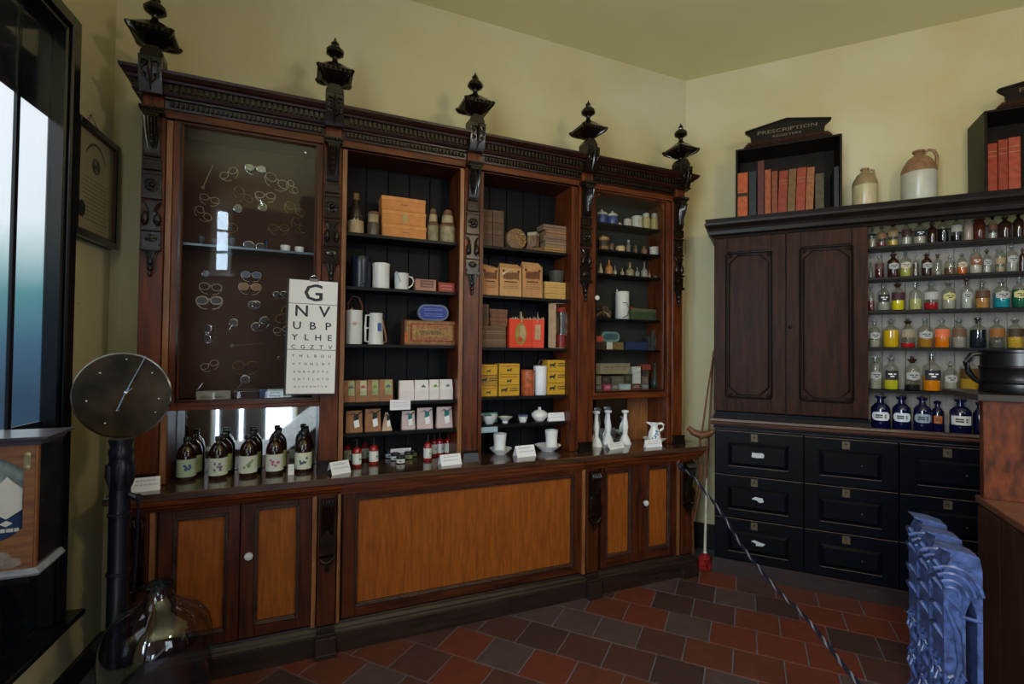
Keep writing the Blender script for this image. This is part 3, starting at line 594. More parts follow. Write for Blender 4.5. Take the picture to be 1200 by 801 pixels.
# x centre, width, top (zoom px), look, liquid colour, fill, label colour, kind
K3=(6.0,1000,240); K4=(5.005,1000,360)
RACK=[(K3,0,232,[(132,55,160,'small clear bottle of cream powder',(.42,.34,.22),.5,None,''),(198,75,145,'amber bottle with red dregs',(.20,.03,.01),.25,(.25,.12,.05),''),(278,80,118,'clear bottle of yellow oil',(.55,.36,.03),.30,(.30,.22,.10),''),(373,80,110,'dark-shouldered bottle of white powder',(.42,.40,.34),.38,(.06,.025,.015),''),(465,98,105,'bottle of cream powder with black and white label',(.42,.38,.28),.40,'bw',''),(552,70,115,'squat dark brown bottle',(.05,.02,.01),.95,None,'dark'),(630,88,80,'clear-necked bottle of near-black liquid',(.012,.01,.01),.62,None,''),(724,90,75,'pale green glass bottle with black lower half',(.01,.012,.01),.30,(.36,.38,.28),''),(808,72,105,'plain cream stoneware jar',(.30,.24,.17),.9,None,'jarsolid'),(885,90,100,'wide dark red jar',(.07,.015,.008),.9,None,'jarsolid'),(978,70,70,'clear bottle with brown label',(.40,.36,.28),.30,(.14,.06,.03),''),(1065,98,70,'wide black bottle with glass stopper',(.01,.01,.01),.9,None,'dark'),(1160,80,50,'dark red bottle',(.05,.01,.01),.8,None,'dark')]),
(K3,1,232,[(122,32,400,'narrow steel-grey phial',(.2,.2,.2),.5,None,''),(182,70,350,'dark red bottle',(.10,.01,.01),.7,(.10,.05,.04),''),(280,90,330,'black bottle with oval white label',(.01,.01,.012),.9,'w','dark'),(365,88,322,'bottle of yellow-green oil with white label',(.42,.42,.08),.42,'wr',''),(438,48,345,'slim brown bottle',(.10,.05,.03),.7,None,''),(515,80,333,'dark red bottle with white label',(.05,.012,.01),.8,'w','dark'),(592,70,345,'clear grey empty bottle',(.25,.25,.22),.2,None,''),(678,88,355,'squat clear bottle with brown dregs',(.16,.09,.05),.45,None,''),(763,75,335,'amber bottle with orange lower half and cream label',(.60,.13,.01),.40,'wr','amb'),(858,98,285,'clear bottle of white salts with brown label',(.48,.46,.40),.45,'br',''),(938,68,310,'black-necked bottle with round white label',(.38,.36,.30),.35,'w',''),(1030,78,310,'square clear bottle with pale label',(.35,.28,.18),.3,(.34,.26,.14),'jar'),(1112,95,270,'tall clear bottle with white label',(.36,.37,.33),.40,'w',''),(1188,50,300,'dark bottle',(.03,.03,.035),.8,None,'dark')]),
(K3,2,0,[(124,52,570,'small dark red bottle',(.16,.02,.02),.5,None,''),(210,100,545,'clear bottle with black and white label',(.36,.36,.30),.42,'bw',''),(312,102,540,'bottle of bright yellow liquid with brown label',(.75,.62,.01),.42,(.06,.02,.03),''),(435,102,545,'wide-mouthed clear bottle of pale yellow liquid',(.50,.48,.20),.50,None,''),(545,112,540,'clear bottle with crimson dregs',(.42,.01,.02),.30,(.42,.42,.42),''),(668,108,530,'clear bottle with cream label',(.40,.38,.32),.40,'wy',''),(795,92,510,'tall clear bottle of white crystals',(.46,.46,.44),.45,'w',''),(905,112,530,'bottle of amber crystals',(.50,.24,.07),.60,(.10,.05,.02),''),(1040,128,518,'broad bottle of turquoise liquid with white label',(.01,.30,.42),.62,'w',''),(1165,118,508,'broad green bottle with yellow label',(.01,.13,.07),.85,'wy','')]),
(K4,3,0,[(124,75,75,'clear bottle with white label',(.36,.34,.26),.35,'w',''),(220,106,55,'bottle full of golden yellow oil',(.78,.46,.01),.75,None,''),(320,90,65,'clear bottle with red dregs',(.50,.01,.02),.20,(.30,.26,.18),''),(420,98,62,'bottle of amber liquid with white label',(.45,.20,.03),.50,'w',''),(518,98,52,'bottle of bright orange liquid with orange label',(.85,.20,.01),.45,(.70,.16,.06),''),(618,95,50,'clear bottle with brown label band',(.32,.30,.27),.50,(.13,.07,.04),''),(730,108,60,'blue-black filled bottle',(.012,.018,.03),.80,None,''),(840,100,38,'clear bottle with orange printed label',(.14,.13,.13),.30,(.28,.10,.02),''),(948,106,50,'bottle of honey-yellow liquid with dark label',(.70,.42,.05),.50,(.06,.04,.02),'')]),
(K4,4,0,[(130,80,290,'clear jar with printed white label',(.36,.35,.28),.40,'w','jar'),(220,98,278,'bulb-stoppered bottle of yellow liquid',(.62,.55,.03),.35,'bk',''),(345,102,285,'clear bottle with black sediment and white label',(.015,.015,.018),.22,'w',''),(458,120,262,'bottle of deep orange liquid with black label',(.85,.27,.01),.50,'bk',''),(567,92,315,'small clear bottle with white label',(.36,.36,.30),.40,'w',''),(680,132,265,'wide bottle of ochre liquid',(.55,.32,.03),.65,(.08,.04,.01),'')])]
STOP=glassy('glass_stopper',(.80,.84,.86),1.7,.08)
DARKG=mat('dark_brown_glass',(.030,.012,.007),.08,coat=.4)
for (K,ri,_b,items) in RACK:
    zs=RZ[ri]
    for i,(xc,wz,ty,look,lc_,fill,lab,kind) in enumerate(items):
        X0,X1=K[1]+(xc-wz/2)/K[0],K[1]+(xc+wz/2)/K[0]; Yt=K[2]+ty/K[0]
        t=.175; s0,_=onT(X0,Yt,t); s1,_=onT(X1,Yt,t); sc=(s0+s1)/2; _,zt=onT((X0+X1)/2,Yt,t)
        r=min(abs(s1-s0)/2*.93,.052); h=min((zt-zs)*1.0,.19 if ri<4 else .24)
        p=chw(sc,t,zs)
        B=thing('apothecary_bottle',p,f'{look}, {ORD[i]} on {ROWN[ri]} rack shelf','bottle','apothecary bottles in the wall rack',RA)
        dark=kind=='dark'; solid=kind=='jarsolid'
        bb=bottle_body(r,h,'jar' if 'jar' in kind else 'b')
        bb.build('bottle_glass',DARKG if dark else (liquid(lc_) if solid else CLEAR),B)
        if not dark and not solid:
            f_=MB(); hh=h*.60*min(1,fill*1.35); f_.lathe([(r*.84,.004),(r*.93,.008),(r*.93,max(.012,hh)),(r*.2,max(.012,hh)+.0005)],14); f_.build('contents',liquid(lc_),B)
        if not solid:
            st=MB()
            if i%3==0: st.lathe([(r*.26,h*.80),(r*.30,h*.89),(r*.20,h*.90),(r*.48,h*.94),(r*.48,h*.985),(r*.2,h)],10)
            elif i%3==1: st.lathe([(r*.26,h*.80),(r*.30,h*.89),(r*.55,h*.895),(r*.52,h*.93),(r*.16,h*.94),(r*.26,h*.97),(r*.1,h)],10)
            else: st.lathe([(r*.26,h*.80),(r*.60,h*.885),(r*.62,h*.91),(r*.22,h*.925),(r*.30,h*.96),(r*.22,h*.99),(r*.05,h)],10)
            st.build('stopper',DARKG if (dark or i%4==2) else STOP,B)
        if lab is not None:
            lc2={'w':(.40,.41,.40),'bw':(.03,.03,.03),'wr':(.56,.50,.38),'br':(.24,.09,.05),'wy':(.55,.50,.20),'bk':(.03,.03,.035)}.get(lab,lab) if isinstance(lab,str) else lab
            l_=MB(); n=8; a0=.95; z0,z1=h*.30,h*.56
            if lab not in('w','wy','wr','bw') and not isinstance(lab,str): z0,z1=h*.36,h*.62; a0=1.2
            V=[];rr=r+.0012
            for k in range(n+1):
                a=-PI/2-a0+2*a0*k/n; q=1-abs(k-n/2)/(n/2)*.35 if isinstance(lab,str) and lab[0]=='w' else 1
                zm=(z0+z1)/2; hz=(z1-z0)/2*q
                V+= [(rr*math.cos(a),rr*math.sin(a),zm-hz),(rr*math.cos(a),rr*math.sin(a),zm+hz)]
            l_.add(V,[(2*k,2*k+2,2*k+3,2*k+1) for k in range(n)],0,True); L=l_.build('paper_label',flat(lc2,.55,noise=.15),B)
            if isinstance(lab,str):
                ik=MB(); c2=INK if lab[0]=='w' else PAPER
                for q_,zz in ((.75,.60),(.55,.36)):
                    V=[];z_=z0+(z1-z0)*zz; hz=(z1-z0)*.065
                    for k in range(7):
                        a=-PI/2-a0*q_*.7+2*a0*q_*.7*k/6; V+=[((rr+.0006)*math.cos(a),(rr+.0006)*math.sin(a),z_-hz),((rr+.0006)*math.cos(a),(rr+.0006)*math.sin(a),z_+hz)]
                    ik.add(V,[(2*k,2*k+2,2*k+3,2*k+1) for k in ((0,1,2,4,5) if zz>.5 else (1,2,3,4))])
                ik.build('label_writing',c2,L)
# cobalt bottles on the lower top
BLU=[(160,118,505,'w','cobalt blue bottle with oval white label, leftmost below the rack shelves'),(283,116,505,'w','cobalt blue bottle with oval white label, second from the cupboard below the rack'),(405,112,505,'g','cobalt blue bottle with blue-grey label, in the middle below the rack'),(493,84,525,'o','dark cobalt bottle with small orange label, set back between others'),(628,135,520,'w2','broad cobalt bottle with square white label, right of the orange-labelled one'),(738,80,548,None,'dark cobalt bottle half hidden behind the counter shelf')]
for i,(xc,wz,ty,lab,lb) in enumerate(BLU):
    t=.30 if lab!='o' else .20
    s0,_=onT(1000+(xc-wz/2)/5.005,470,t); s1,_=onT(1000+(xc+wz/2)/5.005,470,t); r=(s1-s0)/2*.97; sc=(s0+s1)/2; _,zt=onT(1000+xc/5.005,360+ty/5.005,t)
    h=min(zt-1.0235,.245) if lab!='o' else .215
    B=thing('blue_bottle',chw(sc,t,1.0235),lb,'bottle','cobalt bottles on the chest top',RA)
    m_=MB(); m_.lathe([(r*.94,0),(r,.005),(r,h*.62),(r*.94,h*.68),(r*.60,h*.76),(r*.38,h*.79),(r*.34,h*.88),(r*.52,h*.89),(r*.52,h*.92)],20); m_.build('bottle_glass',COBALT,B)
    MB().lathe([(r*.30,h*.90),(r*.60,h*.925),(r*.60,h*.96),(r*.22,h*.985),(r*.05,h)],12).build('stopper',COBALT,B)
    if lab:
        n=10; a0=1.0 if lab!='o' else .6; V=[]; rr=r+.0012; z0,z1=(h*.34,h*.56)
        for k in range(n+1):
            a=-PI/2-.15-a0+2*a0*k/n; q=math.sqrt(max(0,1-(abs(k-n/2)/(n/2))**4))*.6+.4 if lab in 'wg' else 1
            zm=(z0+z1)/2; hz=(z1-z0)/2*q; V+=[(rr*math.cos(a),rr*math.sin(a),zm-hz),(rr*math.cos(a),rr*math.sin(a),zm+hz)]
        L=MB().add(V,[(2*k,2*k+2,2*k+3,2*k+1) for k in range(n)],0,True).build('paper_label',flat({'w':(.62,.68,.74),'g':(.26,.33,.40),'o':(.45,.13,.02),'w2':(.60,.62,.64)}[lab],.4,noise=.1),B)
        ik=MB()
        for zz in (.62,.38):
            V=[]; z_=z0+(z1-z0)*zz; hz=(z1-z0)*.08
            for k in range(7):
                a=-PI/2-.15-a0*.55+2*a0*.55*k/6; V+=[((rr+.0006)*math.cos(a),(rr+.0006)*math.sin(a),z_-hz),((rr+.0006)*math.cos(a),(rr+.0006)*math.sin(a),z_+hz)]
            ik.add(V,[(2*k,2*k+2,2*k+3,2*k+1) for k in (0,1,2,3,5)])
        ik.build('label_writing',INK,L)
# book boxes on top of the chest
def book_box(s0,s1,t0,t1,z0,h,lb,txt):
    B=thing('book_box',chw((s0+s1)/2,(t0+t1)/2,z0),lb,'bookcase','open-fronted book boxes on the chest',RA)
    wd=s1-s0; dp=t1-t0; a=-wd/2; q=wd/2; y0=-dp/2; y1=dp/2
    m_=MB(); m_.box(a,a+.014,y0,y1,0,h); m_.box(q-.014,q,y0,y1,0,h); m_.box(a+.014,q-.014,y0,y1,0,.018); m_.box(a+.014,q-.014,y0,y1,h-.014,h); m_.box(a+.014,q-.014,y1-.01,y1,.018,h-.014)
    m_.build('case',CUPD,B,.002)
    m_=MB(); p0,p1=a+.065,q-.065
    m_.box(p0-.01,p1+.01,y0-.004,y0+.03,h,h+.010); m_.box(p0,p1,y0-.010,y0+.03,h+.010,h+.020); m_.box(p0+.012,p1-.012,y0-.004,y0+.03,h+.020,h+.032); m_.build('pediment_moulding',CUP,B,.001)
    m_=MB(); c=(p0+p1)/2; m_.prism([(p0+.035,h+.032),(p1-.035,h+.032),(p1-.03,h+.075),(p1,h+.10),(p1,h+.112),(c,h+.158),(p0,h+.112),(p0,h+.10),(p0+.03,h+.075)],y0,y0+.02,'y')
    m_.prism([(p0-.004,h+.104),(p0-.004,h+.116),(c,h+.164),(p1+.004,h+.116),(p1+.004,h+.104),(c,h+.152)],y0-.010,y0+.02,'y'); D=m_.build('pediment',CUPD,B)
    text(D,'lettering','PRESCRIPTION',.034,(c,y0-.001,h+.088),mat('faded_gilt',(.11,.085,.04),.5),width=wd*.56); text(D,'lettering','REGISTERS',.022,(c,y0-.001,h+.052),mat('faded_gilt',(.11,.085,.04),.5),width=wd*.27)
    return B
CTZ=2.470
book_box(.378,1.016,.07,.33,CTZ,.50,'black open book box with old red registers above the cupboard','P')
book_box(1.722,2.42,.07,.33,CTZ,.50,'black open book box at the right end of the chest top','P')
BKS=[(80,190,200,(.48,.10,.025),'stout bright orange-red book with black banded spine'),(200,280,182,(.02,.028,.030),'black cloth book beside the stout orange one'),(290,362,72,(.10,.025,.020),'tallest book, dark maroon spine'),(366,432,165,(.34,.085,.03),'worn scuffed orange-brown leather book'),(438,500,182,(.22,.055,.02),'thin plain red-brown book'),(508,602,178,(.27,.040,.018),'thick salmon red book with gilt lines'),(606,690,160,(.17,.09,.030),'olive brown book leaning slightly'),(694,792,145,(.30,.045,.020),'red book with two gilt bands, leaning'),(796,880,142,(.30,.10,.035),'rust brown book at the right of the leaning row'),(890,985,205,(.075,.060,.035),'short dark olive book standing apart'),(1085,1140,135,(.02,.026,.028),'thin black book against the right side of the box')]
def book(x0,x1,yt,col,lb,t,dp,grp,lean=0,bands=()):
    s0,_=onT(x0,yt,t); s1,_=onT(x1,yt,t); _,zt=onT((x0+x1)/2,yt,t); w_=abs(s1-s0)-.002; h=min(zt-(CTZ+.018),.44)
    B=thing('book',chw((s0+s1)/2,t-dp/2,CTZ+.018),lb,'book',grp,RA); B.rotation_euler=(0,0,RA)
    sh=math.tan(lean)*h
    def pr(m_,x0_,x1_,y0,y1,z0,z1): 
        m_.add([(x0_+sh*z0/h-sh/2,y0,z0),(x1_+sh*z0/h-sh/2,y0,z0),(x1_+sh*z0/h-sh/2,y1,z0),(x0_+sh*z0/h-sh/2,y1,z0),(x0_+sh*z1/h-sh/2,y0,z1),(x1_+sh*z1/h-sh/2,y0,z1),(x1_+sh*z1/h-sh/2,y1,z1),(x0_+sh*z1/h-sh/2,y1,z1)],[(0,3,2,1),(4,5,6,7),(0,1,5,4),(1,2,6,5),(2,3,7,6),(3,0,4,7)])
    q=w_/2; m_=MB(); pr(m_,-q,-q+.003,-dp/2,dp/2,0,h); pr(m_,q-.003,q,-dp/2,dp/2,0,h); pr(m_,-q,q,-dp/2-.002,-dp/2+.003,0,h); m_.build('cover',flat(col,.5,nscale=40,noise=.35),B,.001)
    m_=MB(); pr(m_,-q+.003,q-.003,-dp/2+.003,dp/2-.004,.003,h-.004); m_.build('pages',flat((.45,.38,.26)),B)
    m_=MB()
    for z,cc in bands: pr(m_,-q+.002,q-.002,-dp/2-.003,-dp/2-.0018,z*h,z*h+cc)
    if bands: m_.build('spine_bands',flat((.30,.22,.10)) if bands[0][1]<.01 else flat((.02,.02,.012)),B)
for i,(a,b,yt,c,lb) in enumerate(BKS):
    book(855+a/8.89,855+b/8.89,180+yt/8.89,c,lb,.315,.19,'registers in the left book box',0.035 if 5<=i<=8 else 0,((.46,.02),(.52,.006)) if i==0 else (((.68,.003),(.76,.003)) if i in(5,7,8) else ()))
for i,(a,b,yt,c,lb) in enumerate([(38,100,470,(.27,.035,.012),'shortest red register in the right-hand book box'),(103,165,445,(.25,.035,.014),'middle red register with gilt lines in the right-hand book box'),(167,245,430,(.35,.06,.03),'widest red register in the right-hand book box'),]):
    book(1150+a/5.34,1150+b/5.34,80+yt/5.34,c,lb,.315,.19,'registers in the right book box',0,((.72,.003),(.82,.003)))
# stoneware jugs
def jug(x0,x1,yt,t,lb,top,bot,handle):
    s0,_=onT(x0,yt+20,t); s1,_=onT(x1,yt+20,t); _,zt=onT((x0+x1)/2,yt,t); r=(s1-s0)/2*.97; h=zt-CTZ; k=h/ (r*2)
    J=thing('stoneware_jug',chw((s0+s1)/2,t,CTZ),lb,'jug','stoneware flagons on the chest top',RA)
    MB().lathe([(r*.95,0),(r,.006),(r*1.0,h*.58)],24).build('glazed_body',bot,J)
    MB().lathe([(r*1.0,h*.58),(r*1.0,h*.64),(r*.93,h*.70),(r*.62,h*.84),(r*.30,h*.90),(r*.26,h*.945),(r*.36,h*.955),(r*.36,h*.985),(r*.22,h)],24).build('shoulder',top,J)
    P=[(r*.30,0,h*.93),(r*.55,0,h*.985),(r*.82,0,h*.96),(r*.98,0,h*.86),(r*.98,0,h*.68)]
    if not handle: P=[(r*.30,0,h*.90),(r*.50,0,h*.95),(r*.66,0,h*.93),(r*.74,0,h*.82),(r*.76,0,h*.78)]
    MB().tube(P,r*.10,8).build('handle',top,J)
jug(998,1029,197,.20,'small buff stoneware flagon beside the left book box',flat((.30,.21,.11),.35),flat((.52,.45,.25),.3,nscale=12),False)
jug(1055,1099,176,.20,'large stoneware flagon with brown shoulder and grey-white body',flat((.28,.15,.075),.35,name='brown_salt_glaze',noise=.4),flat((.50,.50,.40),.3,nscale=6),True)
# ------------------------------------------------------------------ things on the dresser shelves
def pbx(x0,x1,yt,yb,Y):
    ym=(yt+yb)/2; a=onY(x0,ym,Y).x; b=onY(x1,ym,Y).x; zt=onY((x0+x1)/2,yt,Y).z; zb=onY((x0+x1)/2,yb,Y).z
    return a,b,zt,zb
def carton(name,px,Y,dp,z,lb,cat,grp,m_,lid=None,deco=None,bev=.001,h=None,rz=0,lidh=None):
    a,b,zt,zb=pbx(*px,Y); h=h or (zt-zb); w_=b-a-.0015
    B=thing(name,((a+b)/2,Y+dp/2,z),lb,cat,grp,rz); q=w_/2
    hf=h; h=h-.0013
    if lid:
        lh=lidh or h*.28
        MB().box(-q+.0015,q-.0015,-dp/2+.0015,dp/2-.0015,0,h-lh).build('body',m_,B,bev); MB().box(-q,q,-dp/2,dp/2,h-lh,h).build('lid',lid,B,bev)
    else: MB().box(-q,q,-dp/2,dp/2,0,h).build('body',m_,B,bev)
    if deco: deco(B,q,dp/2,h)
    return B,hf
def band(B,name,x0,x1,y,z0,z1,m_,th=.0008): return MB().box(x0,x1,y-th,y,z0,z1).build(name,m_,B)
def greek(B,name,x0,x1,y,z0,z1,n,m_,bar=.45,seed=1):
    rr=random.Random(seed); g=MB(); dz=(z1-z0)/n
    for i in range(n):
        z=z1-dz*(i+.5); x=x0+rr.uniform(0,.12)*(x1-x0); e=x1-rr.uniform(0,.12)*(x1-x0)
        while x<e:
            l=rr.uniform(.08,.22)*(x1-x0); g.box(x,min(e,x+l),y-.0006,y,z-dz*bar/2,z+dz*bar/2); x+=l+.03*(x1-x0)
    return tag(g.build(name,m_,B),kind='stuff')
def pot(name,px,Y,z,lb,cat,grp,prof,mats,n=20,h=None,extra=None,off=0):
    """prof: list of (part, material, [(r,z) as fractions of radius and height])"""
    a,b,zt,zb=pbx(*px,Y); r=(b-a)/2*.97; h=h or (zt-zb)
    B=thing(name,((a+b)/2,Y+r*off,z),lb,cat,grp)
    for nm,m_,pr in prof: MB().lathe([(r*p,h*q) for p,q in pr],n).build(nm,m_,B)
    if extra: extra(B,r,h)
    return B
KR=flat((.36,.17,.085),.75); KRD=flat((.30,.14,.07),.75)
# bay one, top shelf
DKG=mat('near_black_glass',(.02,.014,.01),.12); CORK=flat((.20,.10,.05),.8,noise=.5); CRM=flat((.46,.35,.20),.5,noise=.4)
pot('specimen_bottle',(407,427,222,270.5),2.86,BAY1[0],'tall corked black bottle with cream label, leftmost on the top shelf','bottle','corked bottles beside the orange boxes',[('cream_base',CRM,[(.96,0),(1,.03),(1,.30),(.94,.33)]),('dark_shoulder',DKG,[(.95,.31),(1.0,.40),(.80,.62),(.42,.76),(.38,.84)]),('cork',CORK,[(.36,.83),(.44,.86),(.44,.99),(.3,1)])],None)
pot('specimen_bottle',(430,445,244,272.5),2.86,BAY1[0],'short corked jar with cream neck just left of the orange boxes','jar','corked bottles beside the orange boxes',[('jar_body',flat((.10,.075,.055),.3),[(.96,0),(1,.04),(1,.50),(.9,.56)]),('cream_neck',CRM,[(.86,.55),(.86,.86),(.95,.88)]),('cork',CORK,[(.9,.88),(.9,.99),(.8,1)])],None)
ORG=flat((.62,.25,.075),.7,noise=.18); ORL=flat((.66,.28,.09),.7,noise=.15)
zz=BAY1[0]
for k,(yt,yb,x0,x1,lb) in enumerate([(261,277,448,500,'bottom orange card box of the stack on the top shelf'),(246,262,447.5,499.5,'middle orange card box of the stack on the top shelf'),(230.5,246.5,447,499,'top orange card box of the stack on the top shelf')]):
    def dc(B,q,d,h,k=k): band(B,'label_tab',-.012,.018,-d,h*.15,h*.82,flat((.50,.33,.15))) if k==1 else greek(B,'writing',-.02,.03,-d,h*.3,h*.6,1,INK,.15,k)
    _,h=carton('card_box',(x0,x1,yt,yb),2.83,.12,zz,lb,'box','orange card boxes',ORG,ORL,dc,lidh=.022); zz+=h
for px,lb in (((501,514,240,280),'slim corked bottle right of the orange boxes, cream and brown'),((515,534,242,282),'tied cork jar at the right end of the top shelf')):
    pot('specimen_bottle',px,2.86,BAY1[0],lb,'jar','corked bottles beside the orange boxes',[('jar_body',flat((.33,.27,.15),.35,noise=.5),[(.94,0),(1,.03),(1,.46),(.95,.50)]),('tied_cover',CORK,[(1.0,.47),(1.04,.52),(.7,.60)]),('cream_neck',CRM,[(.75,.58),(.72,.80)]),('cork',CORK,[(.62,.78),(.6,.86),(.5,.95),(.2,1)])],None)
# second shelf
NAVY=flat((.012,.018,.035),.3)
pot('canister',(411,435,299,335.5),2.88,BAY1[1],'dark navy metal canister at the left end of the second shelf','canister',None,[('body',NAVY,[(.98,0),(1,.02),(1,.86)]),('lid',NAVY,[(1.03,.86),(1.03,.97),(.98,1)])],None,extra=lambda B,r,h: MB().tube([(-r*.3,-r,h*.10),(0,-r*1.15,h*.16),(r*.3,-r,h*.10)],.003,5).build('clasp',STEEL,B))
pot('canister',(436,457,308,338),2.87,BAY1[1],'white lidded enamel cylinder between the navy canister and white mug','canister',None,[('body',ENAMEL,[(.96,0),(.98,.02),(.98,.88)]),('lid',ENAMEL,[(1.02,.88),(1.02,.97),(.97,1)])],None)
def mugx(B,r,h):
    MB().tube([(r*.95,0,h*.85),(r*1.5,0,h*.82),(r*1.75,0,h*.60),(r*1.5,0,h*.33),(r*.95,0,h*.15)],.0045,7).build('handle',ENAMEL,B)
    MB().tube([(-r*.85,-r*.4,h*1.06),(-r*.65,-r*.75,h*.85),(-r*.3,-r*1.0,h*.45)],[.006,.006,.003],6).build('lever',flat((.42,.45,.46),.3),B)
pot('enamel_mug',(462,479,319,338.5),2.86,BAY1[1],'white enamel measuring mug with looped handle and grey lever','mug',None,[('body',ENAMEL,[(.93,0),(.95,.02),(1,.96),(1.03,.98),(1.03,1)])],None,extra=mugx)
def packet_end(B,q,d,h): band(B,'printed_panel',-q*.55,q*.75,-d,h*.30,h*.92,flat((.20,.10,.08))); greek(B,'writing',-q*.4,q*.6,-d-.0008,h*.35,h*.85,2,flat((.42,.26,.18)),.4,4)
carton('paper_packet',(487,511,327,341),2.83,.06,BAY1[1],'pinkish-brown wrapped packet right of the white mug','packet',None,flat((.46,.22,.16),.6),None,packet_end)
carton('small_tin',(514,533,330.5,342),2.83,.06,BAY1[1],'small red printed tin at the right end of the second shelf','tin',None,flat((.34,.05,.04),.45),None,lambda B,q,d,h: greek(B,'writing',-q*.8,q*.8,-d,h*.2,h*.8,2,flat((.50,.22,.16)),.4,9))
# third shelf
def irr(B,r,h):
    MB().tube([(-r*.6,0,h),(-r*.75,0,h*1.18),(-r*.2,0,h*1.42),(r*.5,0,h*1.40),(r*.95,0,h*1.15),(r*.92,0,h*.98)],.0055,8).build('rubber_hose',flat((.11,.035,.025),.4),B)
    MB().lathe([(.010,0),(.010,.012),(.004,.016)],10,(-r*.3,-r*.4,h)).build('brass_cap',BRASS,B)
    m_=MB(); m_.ring((.0,-r*1.0,h*.60),.010,.0012,'xz',14); m_.box(-.028,-.014,-r*1.005,-r*.98,h*.595,h*.603); m_.box(.014,.028,-r*1.005,-r*.98,h*.595,h*.603); m_.box(-.006,.006,-r*1.01,-r*.99,h*.58,h*.615); m_.build('red_emblem',flat((.50,.05,.04)),B)
pot('irrigator_can',(404,425,363,402.5),2.87,BAY1[2],'white enamel irrigator can with red emblem and looped brown hose','can',None,[('body',ENAMEL,[(.97,0),(1,.02),(1,.98),(1.02,1.0)])],None,extra=irr)
def jugx(B,r,h):
    m_=MB(); m_.tube([(-r*.9,0,h*.93),(-r*1.45,0,h*.93),(-r*1.5,0,h*.52),(-r*1.45,0,h*.10),(-r*.98,0,h*.08)],.006,6); m_.tube([(-r*1.5,0,h*.52),(-r*1.0,0,h*.52)],.004,6); m_.build('handle',ENAMEL,B)
    MB().tube([(r*.9,0,h*.05),(r*1.5,0,h*.09),(r*1.35,-.005,h*.35),(r*.95,-.012,h*.70),(r*.60,-.016,h*.98)],.0045,7).build('brown_spout_tube',flat((.40,.20,.12),.4),B)
    band(B,'blue_badge',r*.10,r*.62,-r*.96,h*.42,h*.68,flat((.06,.12,.38)),.002)
pot('enamel_jug',(432,449,366,402.5),2.86,BAY1[2],'white enamel inhaler jug with blue badge and brown tube','jug',None,[('body',ENAMEL,[(1.08,0),(1.08,.02),(.92,.96),(.95,.98),(.95,1.0)])],None,extra=jugx)
def bigtin(B,q,d,h):
    for i,(c,x0,x1,z0,z1) in enumerate([((.36,.20,.06),-q*.94,q*.95,.06,.95),((.30,.05,.03),-q*.80,q*.86,.14,.88),((.42,.24,.08),-q*.72,q*.80,.20,.82)]):
        MB().box(x0,x1,-d-.0008*(i+1),-d,h*z0,h*z1).build('printed_border',flat(c,.45,noise=.5,nscale=60),B)
    MB().box(-q,-q*.90,-d-.003,-d,h*.08,h*.50).build('orange_tab',flat((.62,.14,.03)),B)
    tm=flat((.30,.03,.05),.5)
    text(B,'lettering','THE · PATENTED',.022,(0,-d-.0035,h*.72),tm,width=q*1.15); text(B,'lettering','UNIVERSAL',.034,(0,-d-.0035,h*.50),mat('dark_green_print',(.03,.05,.02),.5),width=q*.90); text(B,'lettering','CONFECTIONS',.024,(0,-d-.0035,h*.27),tm,width=q*1.2)
carton('biscuit_tin',(474,537,375.5,404.5),2.84,.12,BAY1[2],'large red and gold printed tin chest with lettering on the third shelf','tin',None,flat((.20,.085,.05),.4),None,bigtin)
a,b,zt,zb=pbx(489.5,526,357,376,2.86); TT=BAY1[2]+(pbx(474,537,375.5,404.5,2.84)[2]-pbx(474,537,375.5,404.5,2.84)[3])
B=thing('oval_tin',((a+b)/2,2.875,TT),'blue oval tin standing on edge on top of the large printed tin','tin'); hw=(b-a)/2; hh=(zt-zb)/2
def stad(hw,hh,n=8): return [(hw-hh+hh*math.cos(t),hh+hh*math.sin(t)) for t in [-PI/2+PI*k/n for k in range(n+1)]]+[(-hw+hh+hh*math.cos(t),hh+hh*math.sin(t)) for t in [PI/2+PI*k/n for k in range(n+1)]]
def shr(pl,k,hh): return [(x*k,(z-hh)*k+hh) for x,z in pl]
P=stad(hw,hh); MB().prism(P,-.015,.015,'y').build('tin_body',flat((.13,.17,.24),.35),B,.001)
MB().prism(stad(hw*.88,hh*.80),-.0165,-.015,'y').build('blue_lid',flat((.025,.05,.30),.35),B,0,(0,0,hh*.20))
g=MB(); 
for z in (.55,.80,1.25,1.42): g.box(-hw*.6,hw*.6,-.0175,-.0165,hh*z,hh*(z+.06))
g.build('writing',flat((.18,.26,.55)),B)
